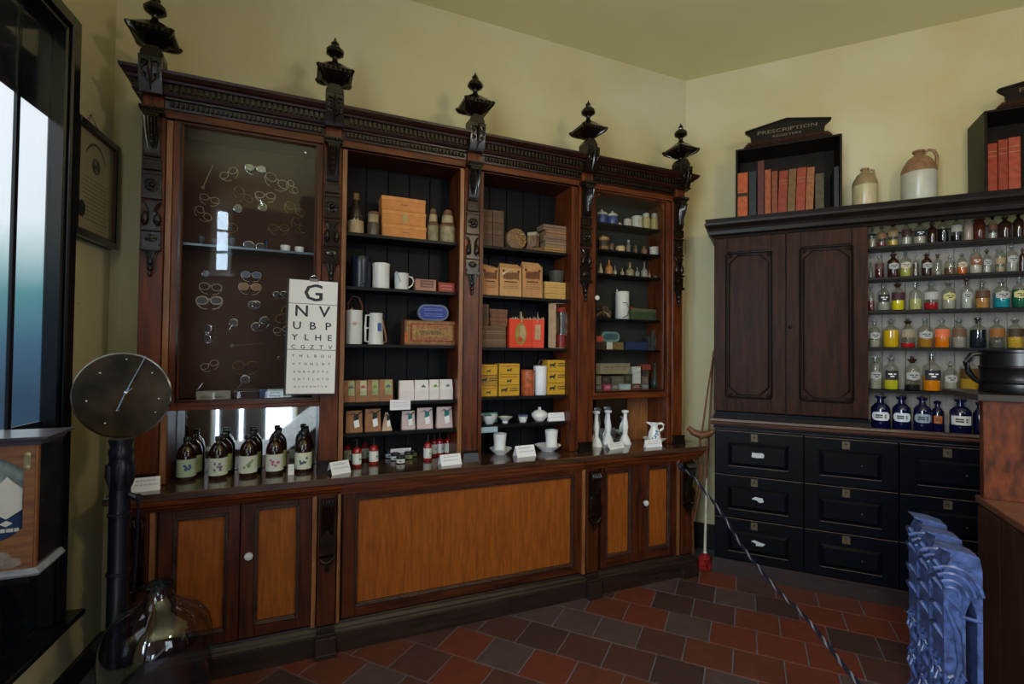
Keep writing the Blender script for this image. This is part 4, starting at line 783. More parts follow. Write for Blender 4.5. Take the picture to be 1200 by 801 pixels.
# fourth shelf: soap bags
def bagged(px,Y,z,lb,grp,body,labc,flower,rz=0):
    a,b,zt,zb=pbx(*px,Y); w_=(b-a); h=zt-zb; B=thing('gift_bag',((a+b)/2,Y+.022,z),lb,'bag',grp,rz); q=w_/2*.98; d=.020
    m_=MB(); V=[(-q,-d,0),(q,-d,0),(q,d,0),(-q,d,0),(-q*.97,-.003,h),(q*.97,-.003,h),(q*.97,.003,h),(-q*.97,.003,h),(-q,-d,h*.5),(q,-d,h*.5),(q,d,h*.5),(-q,d,h*.5)]
    m_.add(V,[(0,3,2,1),(0,1,9,8),(8,9,5,4),(2,3,11,10),(10,11,7,6),(1,2,10,9),(9,10,6,5),(3,0,8,11),(11,8,4,7),(4,5,6,7)]); m_.build('bag_body',body,B)
    MB().box(-q-.0012,-q,-d*.9,d*.9,0,h*.96).build('side_gusset',flat((.62,.50,.42)),B) 
    if labc:
        L=MB(); L.add([(-q*.40,-d*.62-.0035,h*.28),(q*.70,-d*.62-.0035,h*.28),(q*.70,-.006,h*.92),(-q*.40,-.006,h*.92)],[(0,1,2,3)]) if False else None
        y0=-d-.001; L=MB().add([(-q*.25,y0,h*.30),(q*.82,y0,h*.30),(q*.82,y0,h*.5),(q*.82,-.0045,h*.97),(-q*.25,-.0045,h*.97),(-q*.25,y0,h*.5)],[(0,1,2,5),(5,2,3,4)]).build('paper_label',labc,B)
        MB().lathe([(h*.11,0),(h*.09,.001),(.0005,.0015)],9,(q*.25,-.015,h*.66),axis='y',la=.3,lobes=5).build('printed_flower',flower,L)
    return B
LG=flat((.36,.42,.20)); LG2=flat((.50,.55,.34))
FL={'v':flat((.14,.12,.25)),'p':flat((.55,.06,.14)),'g':flat((.15,.30,.05)),'b':flat((.10,.16,.22))}
for i,(x0,x1,fl,lb) in enumerate([(403.5,416.5,'v','violet'),(417,431,'p','pink'),(431.5,444.5,'g','green'),(445,461,'b','blue-grey')]):
    bagged((x0,x1,445,470.3),2.83,BAY1[3],f'brown paper soap bag with {lb} flower label on the fourth shelf','soap bags on the fourth shelf',KR,LG if i!=1 else LG2,FL[fl])
WB2=flat((.78,.74,.74),.7,noise=.05)
for i,(x0,x1,fl,lb) in enumerate([(468,485.5,None,'plain white paper bag, left of the white bags'),(486,503,'v','white paper bag with violet flower label'),(503.5,515,'g','white paper bag with green leaf label'),(515.5,531,'b','white paper bag with pale blue label, rightmost')]):
    bagged((x0,x1,444.5,467.8),2.83,BAY1[3],lb,'soap bags on the fourth shelf',WB2,flat((.74,.74,.72),.7,noise=.05) if fl else None,FL.get(fl))
def card(px,Y,z,lb,lean=.35,dp=.02,rz=0,lines=2,ck=1,cat='card'):
    a,b,zt,zb=pbx(*px,Y); h=zt-zb; q=(b-a)/2; B=thing('price_card',((a+b)/2,Y,z),lb,cat,'white price cards on the dresser',rz)
    m_=MB(); V=[(-q,0,0),(q,0,0),(q,dp,h),(-q,dp,h),(q,dp*2,0),(-q,dp*2,0)]
    m_.add(V,[(0,1,2,3),(3,2,4,5)]); V2=[(x*.999,y+(.0012 if y<=dp else -.0012),max(0,z_-.0008)) for x,y,z_ in V]
    m_.add(V2,[(3,2,1,0),(5,4,2,3)]); m_.build('folded_card',PAPER,B)
    g=MB(); rr=random.Random(int(px[0]))
    for k in range(lines):
        t0=.72-.3*k; x=-q*.7
        while x<q*.6:
            l=q*rr.uniform(.12,.3); g.add([(x,dp*t0-.0008,h*t0),(x+l,dp*t0-.0008,h*t0),(x+l,dp*(t0+.1)-.0008,h*(t0+.1)),(x,dp*(t0+.1)-.0008,h*(t0+.1))],[(0,1,2,3)]); x+=l+q*.06
    tag(g.build('writing',GREYINK,B),kind='stuff'); return B
a,b,zt,zb=pbx(457,481,468,480,2.787)
B=thing('shelf_card',((a+b)/2,2.7865,zb),'white price card fixed to the front of the fourth shelf','card','white price cards on the dresser'); q=(b-a)/2
MB().box(-q,q,-.0008,.0008,0,zt-zb).build('card',PAPER,B); greek(B,'writing',-q*.8,q*.8,-.0008,(zt-zb)*.2,(zt-zb)*.8,3,GREYINK,.25,3)
# fifth shelf: tagged bags
def tagbag(px,Y,z,lb,body,rib,small=False,rz=0):
    a,b,zt,zb=pbx(*px,Y); h=zt-zb; q=(b-a)/2*.96; d=.022; B=thing('tagged_bag',((a+b)/2,Y+d,z),lb,'bag','tied bags on the fifth shelf',rz)
    m_=MB(); k=.25 if small else .94
    m_.add([(-q,-d,0),(q,-d,0),(q,d,0),(-q,d,0),(-q*k,-.004,h),(q*k,-.004,h),(q*k,.004,h),(-q*k,.004,h)],[(0,3,2,1),(4,5,6,7),(0,1,5,4),(1,2,6,5),(2,3,7,6),(3,0,4,7)]); m_.build('bag_body',body,B)
    y=-d*.55-.004; c=q*.25
    m_=MB()
    for sg in (-1,1): m_.tube([(c,y,h*.78),(c+sg*q*.35,y-.004,h*.90),(c+sg*q*.8,y-.002,h*(.80 if sg<0 else .98))],[.005,.007,.003],5,flat_=.4)
    m_.box(c-q*.30,c+q*.25,y-.003,y,h*.52,h*.82); m_.build('ribbon',rib,B)
    L=MB(); L.add([(c-q*.22,-d-.004,h*.20),(c+q*.38,-d-.004,h*.27),(c+q*.26,-d*.6-.006,h*.60),(c-q*.34,-d*.6-.006,h*.53)],[(0,1,2,3)]); L.add([(c-q*.22,-d-.003,h*.20),(c+q*.38,-d-.003,h*.27),(c+q*.26,-d*.6-.005,h*.60),(c-q*.34,-d*.6-.005,h*.53)],[(3,2,1,0)]); L.build('paper_tag',PAPER,B); return B
DR=flat((.02,.035,.028),.5); TE=flat((.02,.20,.22),.5)
PK=flat((.62,.50,.50),.7,noise=.06)
for px,bd_,rb,sm,lb in [((405,425.5,482,507),KR,DR,0,'brown paper bag with dark ribbon and white tag, leftmost on fifth shelf'),((427.5,447,480,506),KR,DR,0,'brown paper bag with pale side and dark ribbon, second on fifth shelf'),((447.5,460,484,505),flat((.58,.42,.28)),DR,1,'small peaked cream bag tied at the top'),((471,487,482,503.5),PK,TE,0,'small white bag with teal ribbon, beside the peaked cream bag'),((489,508,478,502),PK,TE,0,'white bag with teal ribbon and tag, middle of the three'),((512,531,477,501),PK,TE,0,'pinkish white bag with teal ribbon at the shelf end')]:
    tagbag(px,2.83,BAY1[4],lb,bd_,rb,sm)
# counter, bay one: pump bottles, jars, cards
RDB=mat('red_plastic_bottle',(.30,.012,.012),.12,coat=.4); LBL=flat((.68,.72,.68),.5,noise=.05); GRN=flat((.03,.22,.08))
def at_counter(xc,yb,r,z=CT):
    p=onZ(xc,yb,z); d=Vector((p.x,p.y,0)).normalized(); return Vector((p.x+d.x*r,p.y+d.y*r,z))
def curved_label(B,r,z0,z1,a0,m_,mid=-PI/2,name='paper_label',n=10):
    V=[]
    for k in range(n+1):
        a=mid-a0+2*a0*k/n; V+=[(r*math.cos(a),r*math.sin(a),z0),(r*math.cos(a),r*math.sin(a),z1)]
    return MB().add(V,[(2*k,2*k+2,2*k+3,2*k+1) for k in range(n)],0,True).build(name,m_,B)
def facing(p): return math.atan2(p.y,p.x)-PI/2
for xc,yb,wpx,ht,lb in [(407,543,8.6,.155,'red pump bottle at the far left of the counter group, label partly hidden'),(418,547.5,11,.155,'red pump bottle just behind the left tent card'),(427.7,540,8.5,.15,'red pump bottle set back, third from the left'),(437.8,544,11.3,.155,'red pump bottle nearest the small black jars'),(501,540,10.3,.155,'red pump bottle right of the jars, green leaf label'),(508.5,534.5,7,.15,'red pump bottle hidden behind its neighbour, only a sliver showing'),(515.5,533.5,10.3,.15,'red pump bottle with teal label mark above the right card'),(525,533,9.5,.15,'rightmost red pump bottle beside the upright')]:
    dist=math.hypot(*onZ(xc,yb,CT).xy); r=wpx/FPX*dist*.46; r=max(.019,min(r,.026)); p=at_counter(xc,yb,r)
    B=thing('pump_bottle',p,lb,'bottle','red pump bottles on the counter',facing(p)); h=ht
    MB().lathe([(r*.95,0),(r,.004),(r,h*.50),(r*.92,h*.58),(r*.62,h*.66),(r*.42,h*.68)],18).build('bottle_body',RDB,B)
    m_=MB(); m_.lathe([(r*.46,h*.67),(r*.46,h*.76),(r*.20,h*.77),(r*.16,h*.90),(r*.38,h*.91),(r*.40,h*.96),(r*.2,h*.98)],12); m_.tube([(0,0,h*.945),(-r*.7,-r*.3,h*.945),(-r*.95,-r*.4,h*.90)],[r*.18,r*.14,r*.10],6); m_.build('pump_head',CAP,B)
    L=curved_label(B,r+.0008,h*.10,h*.47,1.25,LBL); MB().lathe([(r*.34,0),(r*.25,.001),(.0005,.0012)],6,(r*.55,-r*.86,h*.28),axis='y',la=.3,lobes=3).build('leaf_mark',GRN,L)
for xc,yb,wpx,lb,lc_ in [(456,537,9,'small black-lidded jar with pale blue label, left of the group',(.42,.55,.60)),(463,540,8,'small black-lidded jar with white label behind the front one',(.60,.64,.64)),(469.5,543.5,11.4,'small black-lidded jar with white label, nearest the counter edge',(.68,.72,.70)),(478.5,538.5,8.5,'small black-lidded jar with olive label, in front of the rightmost jar',(.30,.33,.12)),(484,535.5,6,'small black-lidded jar with olive label, rightmost of the group',(.28,.32,.12))]:
    dist=math.hypot(*onZ(xc,yb,CT).xy); r=.0245; p=at_counter(xc,yb,r)
    B=thing('cream_jar',p,lb,'jar','small cosmetic jars on the counter',facing(p)); h=.043
    MB().lathe([(r*.93,0),(r,.003),(r,h*.66),(r*.9,h*.70)],16).build('glass_pot',DKG,B); MB().lathe([(r*1.0,h*.70),(r*1.02,h*.74),(r*1.02,h*.97),(r*.96,h)],16).build('lid',CAP,B)
    L=curved_label(B,r+.0008,h*.12,h*.62,1.2,flat(lc_,.5,noise=.08)); MB().box(-.008,.008,-r-.002,-r-.0005,h*.28,h*.44).build('label_writing',flat((.06,.12,.16)),L)
card((458,482,520,531),2.955,CT,'white price card standing behind the small black jars',dp=.006)
p=at_counter(400,555,.01); card((388,413,543,557),p.y-.01,CT,'white tent card at the left, in front of red pump bottles',dp=.030,rz=.42)
p=at_counter(529,545,.01); card((517,542,533,545),p.y-.005,CT,'white tent card below the uprights, in front of right pump bottles',dp=.026,rz=.12)
card((153,187,562,578),2.665,CT,'wide white notice card on the far left of the counter',dp=.012,rz=.10)
card((337.5,344.5,549,561),2.755,CT,'narrow upright white card between two large amber bottles',dp=.006,rz=0)
# large amber bottles in front of the mirror
LB=[((.40,.48,.34),'v','blue'),((.62,.68,.58),'v','violet'),((.66,.70,.62),'g','green'),((.66,.70,.60),'p','pink'),((.68,.72,.58),'b','speckled')]
FC={'blue':flat((.06,.12,.35)),'violet':flat((.20,.14,.32)),'green':flat((.25,.36,.15)),'pink':flat((.50,.10,.28)),'speckled':flat((.08,.09,.20))}
for i,(xc,yb) in enumerate([(218,563.5),(255.3,561.6),(290.5,558.7),(321.5,556.3),(355.3,553.8)]):
    p0=at_counter(xc,yb,.0)
    for row in range(2):
        r=.041; dr=Vector((0,1,0)); p=at_counter(xc,yb,r)+dr*.088*row+Vector((.012*row,0,0)); h=.205
        lc_,_,nm=LB[i]
        ln=['leftmost','second','middle','fourth','rightmost'][i]
        lb=(f'front amber bottle with pale label and {nm} flower, {ln} of five' if row==0 else f'amber bottle standing behind the {ln} front amber bottle')
        B=thing('amber_bottle',p,lb,'bottle','large amber bottles before the mirror',facing(p))
        MB().lathe([(r*.95,0),(r,.005),(r,h*.56),(r*.96,h*.64),(r*.80,h*.74),(r*.52,h*.82),(r*.32,h*.855),(r*.30,h*.90)],22).build('bottle_body',AMBG,B)
        MB().lathe([(r*.36,h*.89),(r*.38,h*.90),(r*.38,h*.985),(r*.33,h)],14).build('screw_cap',CAP,B)
        L=curved_label(B,r+.0008,h*.09,h*.50,1.75,flat(lc_ if row==0 else (.42,.46,.20),.55,noise=.06),n=16)
        f_=MB(); rr=random.Random(i)
        for k in range(7):
            a=-PI/2+rr.uniform(-.45,.45); z_=h*rr.uniform(.22,.40); f_.lathe([(.0065,0),(.004,.0008),(.001,.001)],7,((r+.0003)*math.cos(a),(r+.0006)*math.sin(a)-.001,z_),axis='y')
        f_.build('printed_flower',FC[nm],L)
# ------------------------------------------------------------------ bay two
BRN=flat((.13,.075,.045),.7,noise=.4); BRN2=flat((.19,.10,.055),.7,noise=.4)
def twobands(B,q,d,h): band(B,'paper_band',-q*.99,q*.99,-d,h*.42,h*.56,flat((.08,.05,.035)))
for c,(x0,x1) in enumerate(((565.5,577),(577.5,590.5))):
    z=BAY2[0]
    for k,(yt,yb) in enumerate(((272.5,287.5),(258,272.5),(243.5,258))):
        _,h=carton('wrapped_packet',(x0,x1,yt,yb),2.85,.06,z,f'dark brown wrapped packet, {["bottom","middle","top"][k]} of the {["left","right"][c]} pile on the top shelf','packet','dark packets on the top shelf',BRN,None,twobands); z+=h
a,b,zt,zb=pbx(594,617,268,290,2.85); r=(b-a)/2
B=thing('bark_bundle',((a+b)/2,2.88,BAY2[0]),'round bundle of yellowish bark sticks seen end on','bundle')
MB().lathe([(r*.9,-.035),(r,-.03),(r,.03),(r*.9,.035)],18,(0,0,r),axis='y').build('wrapping',flat((.20,.12,.06)),B)
m_=MB(); rr=random.Random(5)
for k in range(46):
    q=math.sqrt(rr.random())*r*.86; t=rr.random()*6.28; m_.lathe([(.0042,0),(.0042,.008),(.003,.009)],6,(q*math.cos(t),-.034-rr.random()*.004,r+q*math.sin(t)),axis='y')
tag(m_.build('stick_ends',flat((.52,.30,.10),.7,noise=.4),B),kind='stuff')
_,h=carton('small_book',(617,636,286,292.5),2.84,.07,BAY2[0],'small brown book lying flat under the little square jar','book',None,BRN2,None,None,h=.028)
pot('square_jar',(618,632,268,285),2.86,BAY2[0]+.028,'small labelled jar with pale lid standing on the brown book','jar',None,[('body',flat((.25,.17,.10),.4,noise=.5),[(.98,0),(1,.04),(1,.74),(.85,.78)]),('lid',flat((.40,.33,.22)),[(1.02,.78),(1.02,.97),(.95,1)])],None,n=4)
z=BAY2[0]
for k,(yt,yb,x0,x1,c) in enumerate([(285,295,638,668.5,(.38,.20,.06)),(276,285.2,639,668.5,(.27,.18,.11)),(266.5,276,637.5,668,(.20,.13,.09)),(257,266.5,640,668,(.30,.16,.08)),(248.5,257,637,666.5,(.22,.14,.09))]):
    _,h=carton('boxed_packet',(x0,x1,yt,yb),2.83,.10,z,f'flat cardboard packet in the stack of five, {["lowest","second up","middle","fourth up","topmost"][k]}','packet','stack of five flat packets',flat(c,.65),None,twobands,h=.0365); z+=h
# second shelf: kraft bags, yellow boxes, dark cup
KB=flat((.50,.25,.10),.75,noise=.2); KB2=flat((.56,.31,.13),.75,noise=.2)
for i,(x0,x1,yt,yb,m_2) in enumerate([(564.5,584.5,308,346,KB),(586,611.5,307.5,347,KB2),(612.5,636,305,347.7,KB)]):
    a,b,zt,zb=pbx(x0,x1,yt,yb,2.83); h=zt-zb; q=(b-a)/2*.98; d=.035
    B=thing('grocer_bag',((a+b)/2,2.83+d,BAY2[1]),['brown printed grocery bag at the left, upright and square','middle brown printed bag with a torn folded top','right brown printed bag with its top folded back'][i],'bag','printed brown bags on the second shelf')
    MB().add([(-q,-d,0),(q,-d,0),(q,d,0),(-q,d,0),(-q,-d*.9,h*.86),(q,-d*.9,h*.86),(q*.95,d,h*.86),(-q*.95,d,h*.86)],[(0,3,2,1),(0,1,5,4),(1,2,6,5),(2,3,7,6),(3,0,4,7),(4,5,6,7)]).build('bag_body',m_2,B)
    t_=MB(); t_.add([(-q,-d*.9,h*.86),(q,-d*.9,h*.86),(q*.85,d*.2,h*(1.0 if i else .93)),(-q*.9,0,h),(q*.9,d,h*.86),(-q*.9,d,h*.86)],[(0,1,2,3),(1,4,2),(0,3,5),(3,2,4,5)]); t_.build('folded_top',KB2,B)
    if i==1: MB().add([(-q*.85,-d-.004,h*.60),(-q*.1,-d-.006,h*.78),(0,-d-.003,h*.84),(-q*.85,-d-.002,h*.68)],[(0,1,2,3)]).build('torn_flap',flat((.60,.42,.24)),B)
    rr=random.Random(i); g=MB(); x=-q*.72
    while x<q*.72:
        l=rr.uniform(.0015,.0035); z0=h*(.50+.03*rr.random()); g.box(x,x+l,-d-.001,-d,z0,h*(.70+.05*rr.random())); x+=l+.0025
    for sg in (-1,1): g.lathe([(.009,0),(.006,.001),(.001,.0012)],9,(sg*q*.70,-d,h*.76),axis='y')
    for k in range(16):
        g.box(-q*.6+k*q*.075,-q*.6+k*q*.075+q*.05,-d-.001,-d,h*.42,h*.46)
    for zz_ in (.36,.30,.25): g.box(-q*.7,q*.7,-d-.001,-d,h*zz_,h*(zz_+.008))
    tag(g.build('printed_lettering',flat((.14,.045,.02),.6),B),kind='stuff')
YB_=flat((.55,.33,.10),.6,noise=.15); z=BAY2[1]
for k in range(3):
    _,h=carton('flat_box',(638.5,669,323+8.7*(2-k),323+8.7*(3-k)),2.83,.10,z,f'flat mustard card box, {["bottom","middle","top"][k]} of the three beside the brown bags','box','flat mustard boxes',YB_,flat((.60,.37,.13),.6,noise=.1),None,h=.0375); z+=h+.0005
a,b,zt,zb=pbx(646,663,310,323.5,2.85); B=thing('ribbed_cup',((a+b)/2,2.875,z-.0005),'small dark ribbed tapering cup on the mustard boxes','cup'); r=(b-a)/2
MB().lathe([(r*.78,0),(r*.80,.003),(r*1.0,zt-zb),(r*.85,zt-zb),(r*.7,.01)],22,la=.03,lobes=11).build('cup_body',flat((.065,.06,.05),.5),B)
# third shelf
z=BAY2[2]; PKB=flat((.17,.095,.055),.7,noise=.4)
for k in range(5):
    _,h=carton('paper_parcel',(564,593,377+5.9*(4-k),377+5.9*(5-k)),2.83,.09,z,f'long brown paper parcel in the low left stack, {["lowest","second up","third up","fourth up","topmost"][k]}','parcel','long paper parcels on the third shelf',[PKB,flat((.22,.13,.075),.7)][k%2],None,twobands,h=.0262); z+=h
ZP=z
carton('paper_parcel',(564,573,351,376.5),2.84,.07,ZP,'narrow dark parcel standing upright on the long parcels','parcel',None,BRN,None,twobands)
z=ZP
for k in range(4):
    _,h=carton('paper_parcel',(575-.8*(k%2),595-.6*((k+1)%2),354.5+5.7*(3-k),354.5+5.7*(4-k)),2.835,.08,z,f'short reddish-brown parcel, {["lowest","second up","third up","topmost"][k]} of four beside the upright parcel','parcel','short paper parcels on the third shelf',flat((.20,.09,.05),.7,noise=.4),None,None,h=.0265); z+=h
def redbag(px,Y,lb,k):
    a,b,zt,zb=pbx(*px,Y); h=zt-zb; q=(b-a)/2*.98; d=.030; B=thing('red_gift_bag',((a+b)/2,Y+d,BAY2[2]),lb,'bag','vermilion printed bags',.0 if k==0 else -.35)
    MB().frus(-q,q,-d,d,0,h*.88,0.0 if k==0 else -.004,.006).build('bag_body',flat((.68,.055,.022),.5,noise=.08),B)
    g=MB(); g.lathe([(1,0),(.92,.0012)],20,(0,-d-.0002,h*.44),axis='y') if False else None
    E=[(q*.52*math.cos(t),h*.42+h*.34*math.sin(t)) for t in [2*PI*i/20 for i in range(20)]]
    if k==0:
        g=MB().prism(E,-d-.002,-d+.006,'y'); g.build('gold_oval',flat((.36,.24,.06),.5,noise=.3),B)
        g=MB(); g.prism([(-q*.05,h*.66),(q*.28,h*.68),(q*.42,h*.5),(q*.38,h*.25),(q*.1,h*.30),(-q*.12,h*.38)],-d-.004,-d-.002,'y'); g.build('pale_figure',flat((.50,.36,.20)),B)
        MB().prism([(-q*.3,h*.22),(q*.05,h*.16),(q*.12,h*.28),(-q*.2,h*.34)],-d-.0045,-d-.002,'y').build('red_figure',flat((.55,.05,.02)),B)
    else: MB().prism([(-q*.4,h*.25),(q*.5,h*.25),(q*.5,h*.72),(-q*.3,h*.72)],-d-.002,-d+.006,'y').build('gold_panel',flat((.50,.33,.18),.5,noise=.3),B)
    g=MB()
    for j in range(9): x=-q*.9+j*q*.22; g.add([(x,-d*.4,h*.86),(x+q*.26,-d*.4,h*.86),(x+q*.12,-.002*(j%2),h*(.92+.03*(j%3)))],[(0,1,2)]); g.add([(x,d*.4,h*.86),(x+q*.26,d*.4,h*.86),(x+q*.12,.002,h*(.93+.03*(j%2)))],[(2,1,0)])
    g.prism([(0,h*.78),(q*.16,h*.80),(q*.10,h*1.0),(q*.02,h*1.12)],-d-.002,-d*.2,'y'); g.build('tissue_top',flat((.46,.36,.22)),B)
redbag((597,623.5,368,406),2.83,'vermilion gift bag with gold oval picture on the third shelf',0)
redbag((624.5,638.5,368,406),2.835,'narrow vermilion bag with pale panel beside the open box',1)
a,b,zt,zb=pbx(650.5,671,354,406.5,2.83); h=zt-zb; q=(b-a)/2*.96; d=.045
B=thing('open_lamp_box',((a+b)/2,2.83+d,BAY2[2]),'upright open card box holding a glass and red chimney lamp','box')
m_=MB(); m_.box(-q,-q+.003,-d,d,0,h); m_.box(q-.003,q,-d,d,0,h); m_.box(-q,q,d-.003,d,0,h); m_.box(-q,q,-d,d,0,.003); m_.box(-q,q,-d,d,h-.003,h); m_.build('box_shell',flat((.50,.40,.27),.7),B)
MB().add([(-q,-d,0),(-q,-d,h),(-q-.044,-d+.012,h*.99),(-q-.044,-d+.012,.004),(-q-.0,-d+.002,0),(-q,-d+.002,h),(-q-.044,-d+.014,h*.99),(-q-.044,-d+.014,.004)],[(0,1,2,3),(7,6,5,4)]).build('open_flap',flat((.40,.27,.17),.7),B)
B=thing('chimney_lamp',((a+b)/2,2.83+d-.010,BAY2[2]+.003),'glass lamp chimney with red base standing inside the open card box','lamp'); r=q*.62
MB().lathe([(r,0),(r,h*.02),(r,h*.28),(r*.9,h*.29)],16).build('red_base',flat((.20,.02,.015),.35),B)
MB().lathe([(r*.85,h*.28),(r*.85,h*.80)],16).build('glass_tube',CLEAR,B); MB().lathe([(r*.93,h*.80),(r*.93,h*.84),(r,h*.85),(r*.9,h*.90)],16).build('red_collar',flat((.30,.03,.02),.35),B)
m_=MB(); m_.box(-.012,-.006,-r*.6,-r*.5,h*.29,h*.8); m_.box(.004,.012,-r*.6,-r*.5,h*.29,h*.8); m_.build('silver_strips',STEEL,B)
# fourth shelf: yellow horse boxes
YL=flat((.58,.33,.025),.5,noise=.12); YLD=flat((.40,.21,.03),.5,noise=.12)
HORSE=[(-1,.05),(-.82,.30),(-.55,.42),(-.2,.40),(.25,.42),(.5,.62),(.68,.85),(.80,.80),(.98,.62),(.80,.55),(.66,.25),(.60,-.05),(.78,-.45),(.66,-.50),(.46,-.15),(.30,-.12),(.34,-.55),(.22,-.55),(.12,-.10),(-.35,-.08),(-.55,-.55),(-.68,-.50),(-.58,-.05),(-.85,-.30),(-.95,-.25),(-.75,.10),(-.85,.15)]
def horsebox(kind):
    def f_(B,q,d,h):
        g=MB()
        if kind=='c':
            g.prism([(x*q*.30,h*.36+z*h*.26) for x,z in HORSE],-d-.0008,-d+.0001,'y'); g.build('horse_emblem',INK,B)
            band(B,'printed_line',-q*.88,q*.88,-d,h*.74,h*.80,flat((.35,.06,.02)))
        else:
            g.prism([(-q*.48+x*q*.38,h*.52+z*h*.36) for x,z in HORSE],-d-.0008,-d+.0001,'y'); g.build('horse_emblem',INK,B)
            greek(B,'printed_words',q*.05,q*.92,-d,h*.40,h*.80,2,INK,.5,7)
        band(B,'box_seam',-q,q,-d,0,h*.03,flat((.22,.10,.02)))
    return f_
for c,(x0,x1,kk) in enumerate(((562.5,583,'cwc'),(585,609,'ccw'),(641.8,664,'www'))):
    z=BAY2[3]; hh=pbx(x0,x1,426 if c==0 else (425.5 if c==1 else 423),463.5,2.83); hh=(hh[2]-hh[3])/3
    for k in range(3):
        kd='c' if kk[2-k]=='c' else 'w'
        _,h=carton('horse_box',(x0,x1,430,440),2.83,.08,z,f'yellow box with black horse, {["bottom","middle","top"][k]} of the {["left","second","right-hand"][c]} stack','box','yellow horse boxes on the fourth shelf',YLD if (c==0 and k==1) else YL,None,horsebox(kd),h=hh); z+=h
pot('cylinder_tin',(611,625.6,432.5,462.5),2.84,BAY2[3],'orange-red marbled cylinder between yellow and white containers','tin',None,[('body',flat((.55,.13,.04),.3,noise=.6,nscale=30),[(.97,0),(1,.02),(1,.92)]),('lid',flat((.36,.08,.03),.35),[(1.04,.92),(1.04,.99),(1,1)])],None)
def wires(B,r,h):
    m_=MB(); m_.tube([(-r*.2,0,h*.98),(-r*.1,0,h*1.12),(r*.3,-.004,h*1.24)],.0022,5); m_.tube([(r*.1,0,h*.98),(r*.5,0,h*1.16),(r*.9,0,h*1.22),(r*1.4,0,h*1.12),(r*1.5,.01,h*1.0)],.002,5); m_.tube([(-r*.4,0,h),(-r*.3,0,h*1.08),(-.001,0,h*1.2)],.002,5); m_.build('coiled_leads',flat((.12,.05,.04)),B)
pot('white_cylinder',(625.5,640,429,462.8),2.86,BAY2[3],'plain white cylinder with brown leads coiled on top','canister',None,[('body',flat((.74,.78,.84),.3,noise=.03),[(.98,0),(1,.01),(1,.99),(.96,1)])],None,extra=wires)
# fifth shelf: china
def bowl_prof(k): return [(.45,0),(.48,.05),(.55,.12),(.85,.55),(1.0,.95),(1.02,1.0),(.96,.96),(.8,.55),(.4,.2),(.02,.18)]
pot('china_bowl',(563,583,487.5,497.5),2.86,BAY2[4],'shallow white scalloped bowl at the left end of the china shelf','bowl','small white china on the fifth shelf',[('bowl',WHITE,bowl_prof(0))],None)
carton('green_glass_block',(563,583,486,497.5),2.90,.02,BAY2[4],'pale green glass panel standing behind the left bowl','panel',None,flat((.20,.42,.38),.2),None,lambda B,q,d,h: band(B,'inner_panel',-q*.85,q*.85,-d,h*.15,h*.82,flat((.10,.16,.16))))
pot('china_bowl',(584,600,490,497),2.86,BAY2[4],'small white pedestal dish, second on the china shelf','bowl','small white china on the fifth shelf',[('dish',WHITE,[(.40,0),(.42,.15),(.35,.3),(.9,.85),(1.05,1.0),(.9,.92),(.02,.5)])],None)
pot('china_cup',(607,618.5,487.5,496),2.86,BAY2[4],'small white cup with blue-banded rim','cup','small white china on the fifth shelf',[('cup',WHITE,[(.62,0),(.70,.1),(.92,.75)]),('blue_rim',flat((.13,.17,.34),.2),[(.92,.75),(1.0,1.0),(.9,1.0)])],None)
pot('lidded_tureen',(623.5,641,479,495.5),2.86,BAY2[4],'white lidded china pot with a knob on the fifth shelf','pot',None,[('pot',WHITE,[(.5,0),(.6,.06),(.95,.30),(1.0,.42),(.96,.5)]),('lid',WHITE,[(1.02,.50),(.95,.58),(.60,.74),(.22,.80),(.14,.84)]),('knob',WHITE,[(.12,.83),(.20,.90),(.18,.98),(.05,1)])],None)
card((643,662.5,485,494.5),2.825,BAY2[4],'white price card right of the lidded china pot',dp=.012)
a,b,zt,zb=pbx(562.5,583,500,506.5,2.787); B=thing('shelf_card',((a+b)/2,2.7865,zb),'pale blue card fixed below the left end of the china shelf','card','white price cards on the dresser'); q=(b-a)/2
MB().box(-q,q,-.0008,.0008,0,zt-zb).build('card',flat((.36,.52,.60)),B); greek(B,'writing',-q*.8,q*.8,-.0008,(zt-zb)*.2,(zt-zb)*.8,2,GREYINK,.3,3)
# counter, bay two: beakers in dishes
for (x0,x1,yt,yb,s0,s1,ys,lb,lb2) in [(578,593.5,507.5,529,573,599,534,'white beaker standing in a dish, left of the tent card','round white dish under the left beaker'),(639,653.5,503.5,522.5,626,656,530.5,'white beaker standing in a dish at the right','wide white dish under the right beaker')]:
    p=onZ((s0+s1)/2,ys,CT); r=(onY(s1,525,p.y+.05).x-onY(s0,525,p.y+.05).x)/2*.92; c=Vector(((onY((s0+s1)/2,525,p.y+r).x),p.y+r*.85,CT))
    D=thing('china_dish',c,lb2,'dish','white dishes on the counter'); MB().lathe([(r*.5,0),(r*.52,.004),(r*.75,.014),(r*1.0,.034),(r*1.02,.036),(r*.96,.034),(r*.7,.016),(r*.4,.009),(.002,.009)],26).build('dish',WHITE,D)
    xo=onY((x0+x1)/2,518,c.y).x; rr_=(onY(x1,515,c.y).x-onY(x0,515,c.y).x)/2*.95
    hb=onY((x0+x1)/2,yt,c.y).z-CT-.0095
    K=thing('china_beaker',(xo,c.y,CT+.0095),lb,'cup','white beakers on the counter'); MB().lathe([(rr_*.82,0),(rr_*.85,.004),(rr_*.86,hb*.5),(rr_*1.0,hb),(rr_*.94,hb),(rr_*.80,hb*.5),(.002,.008)],24).build('beaker',WHITE,K)
p=onZ(617,535,CT); card((606,629,524,536.5),p.y,CT,'white tent card on the counter between the two beakers',dp=.030,rz=.10)
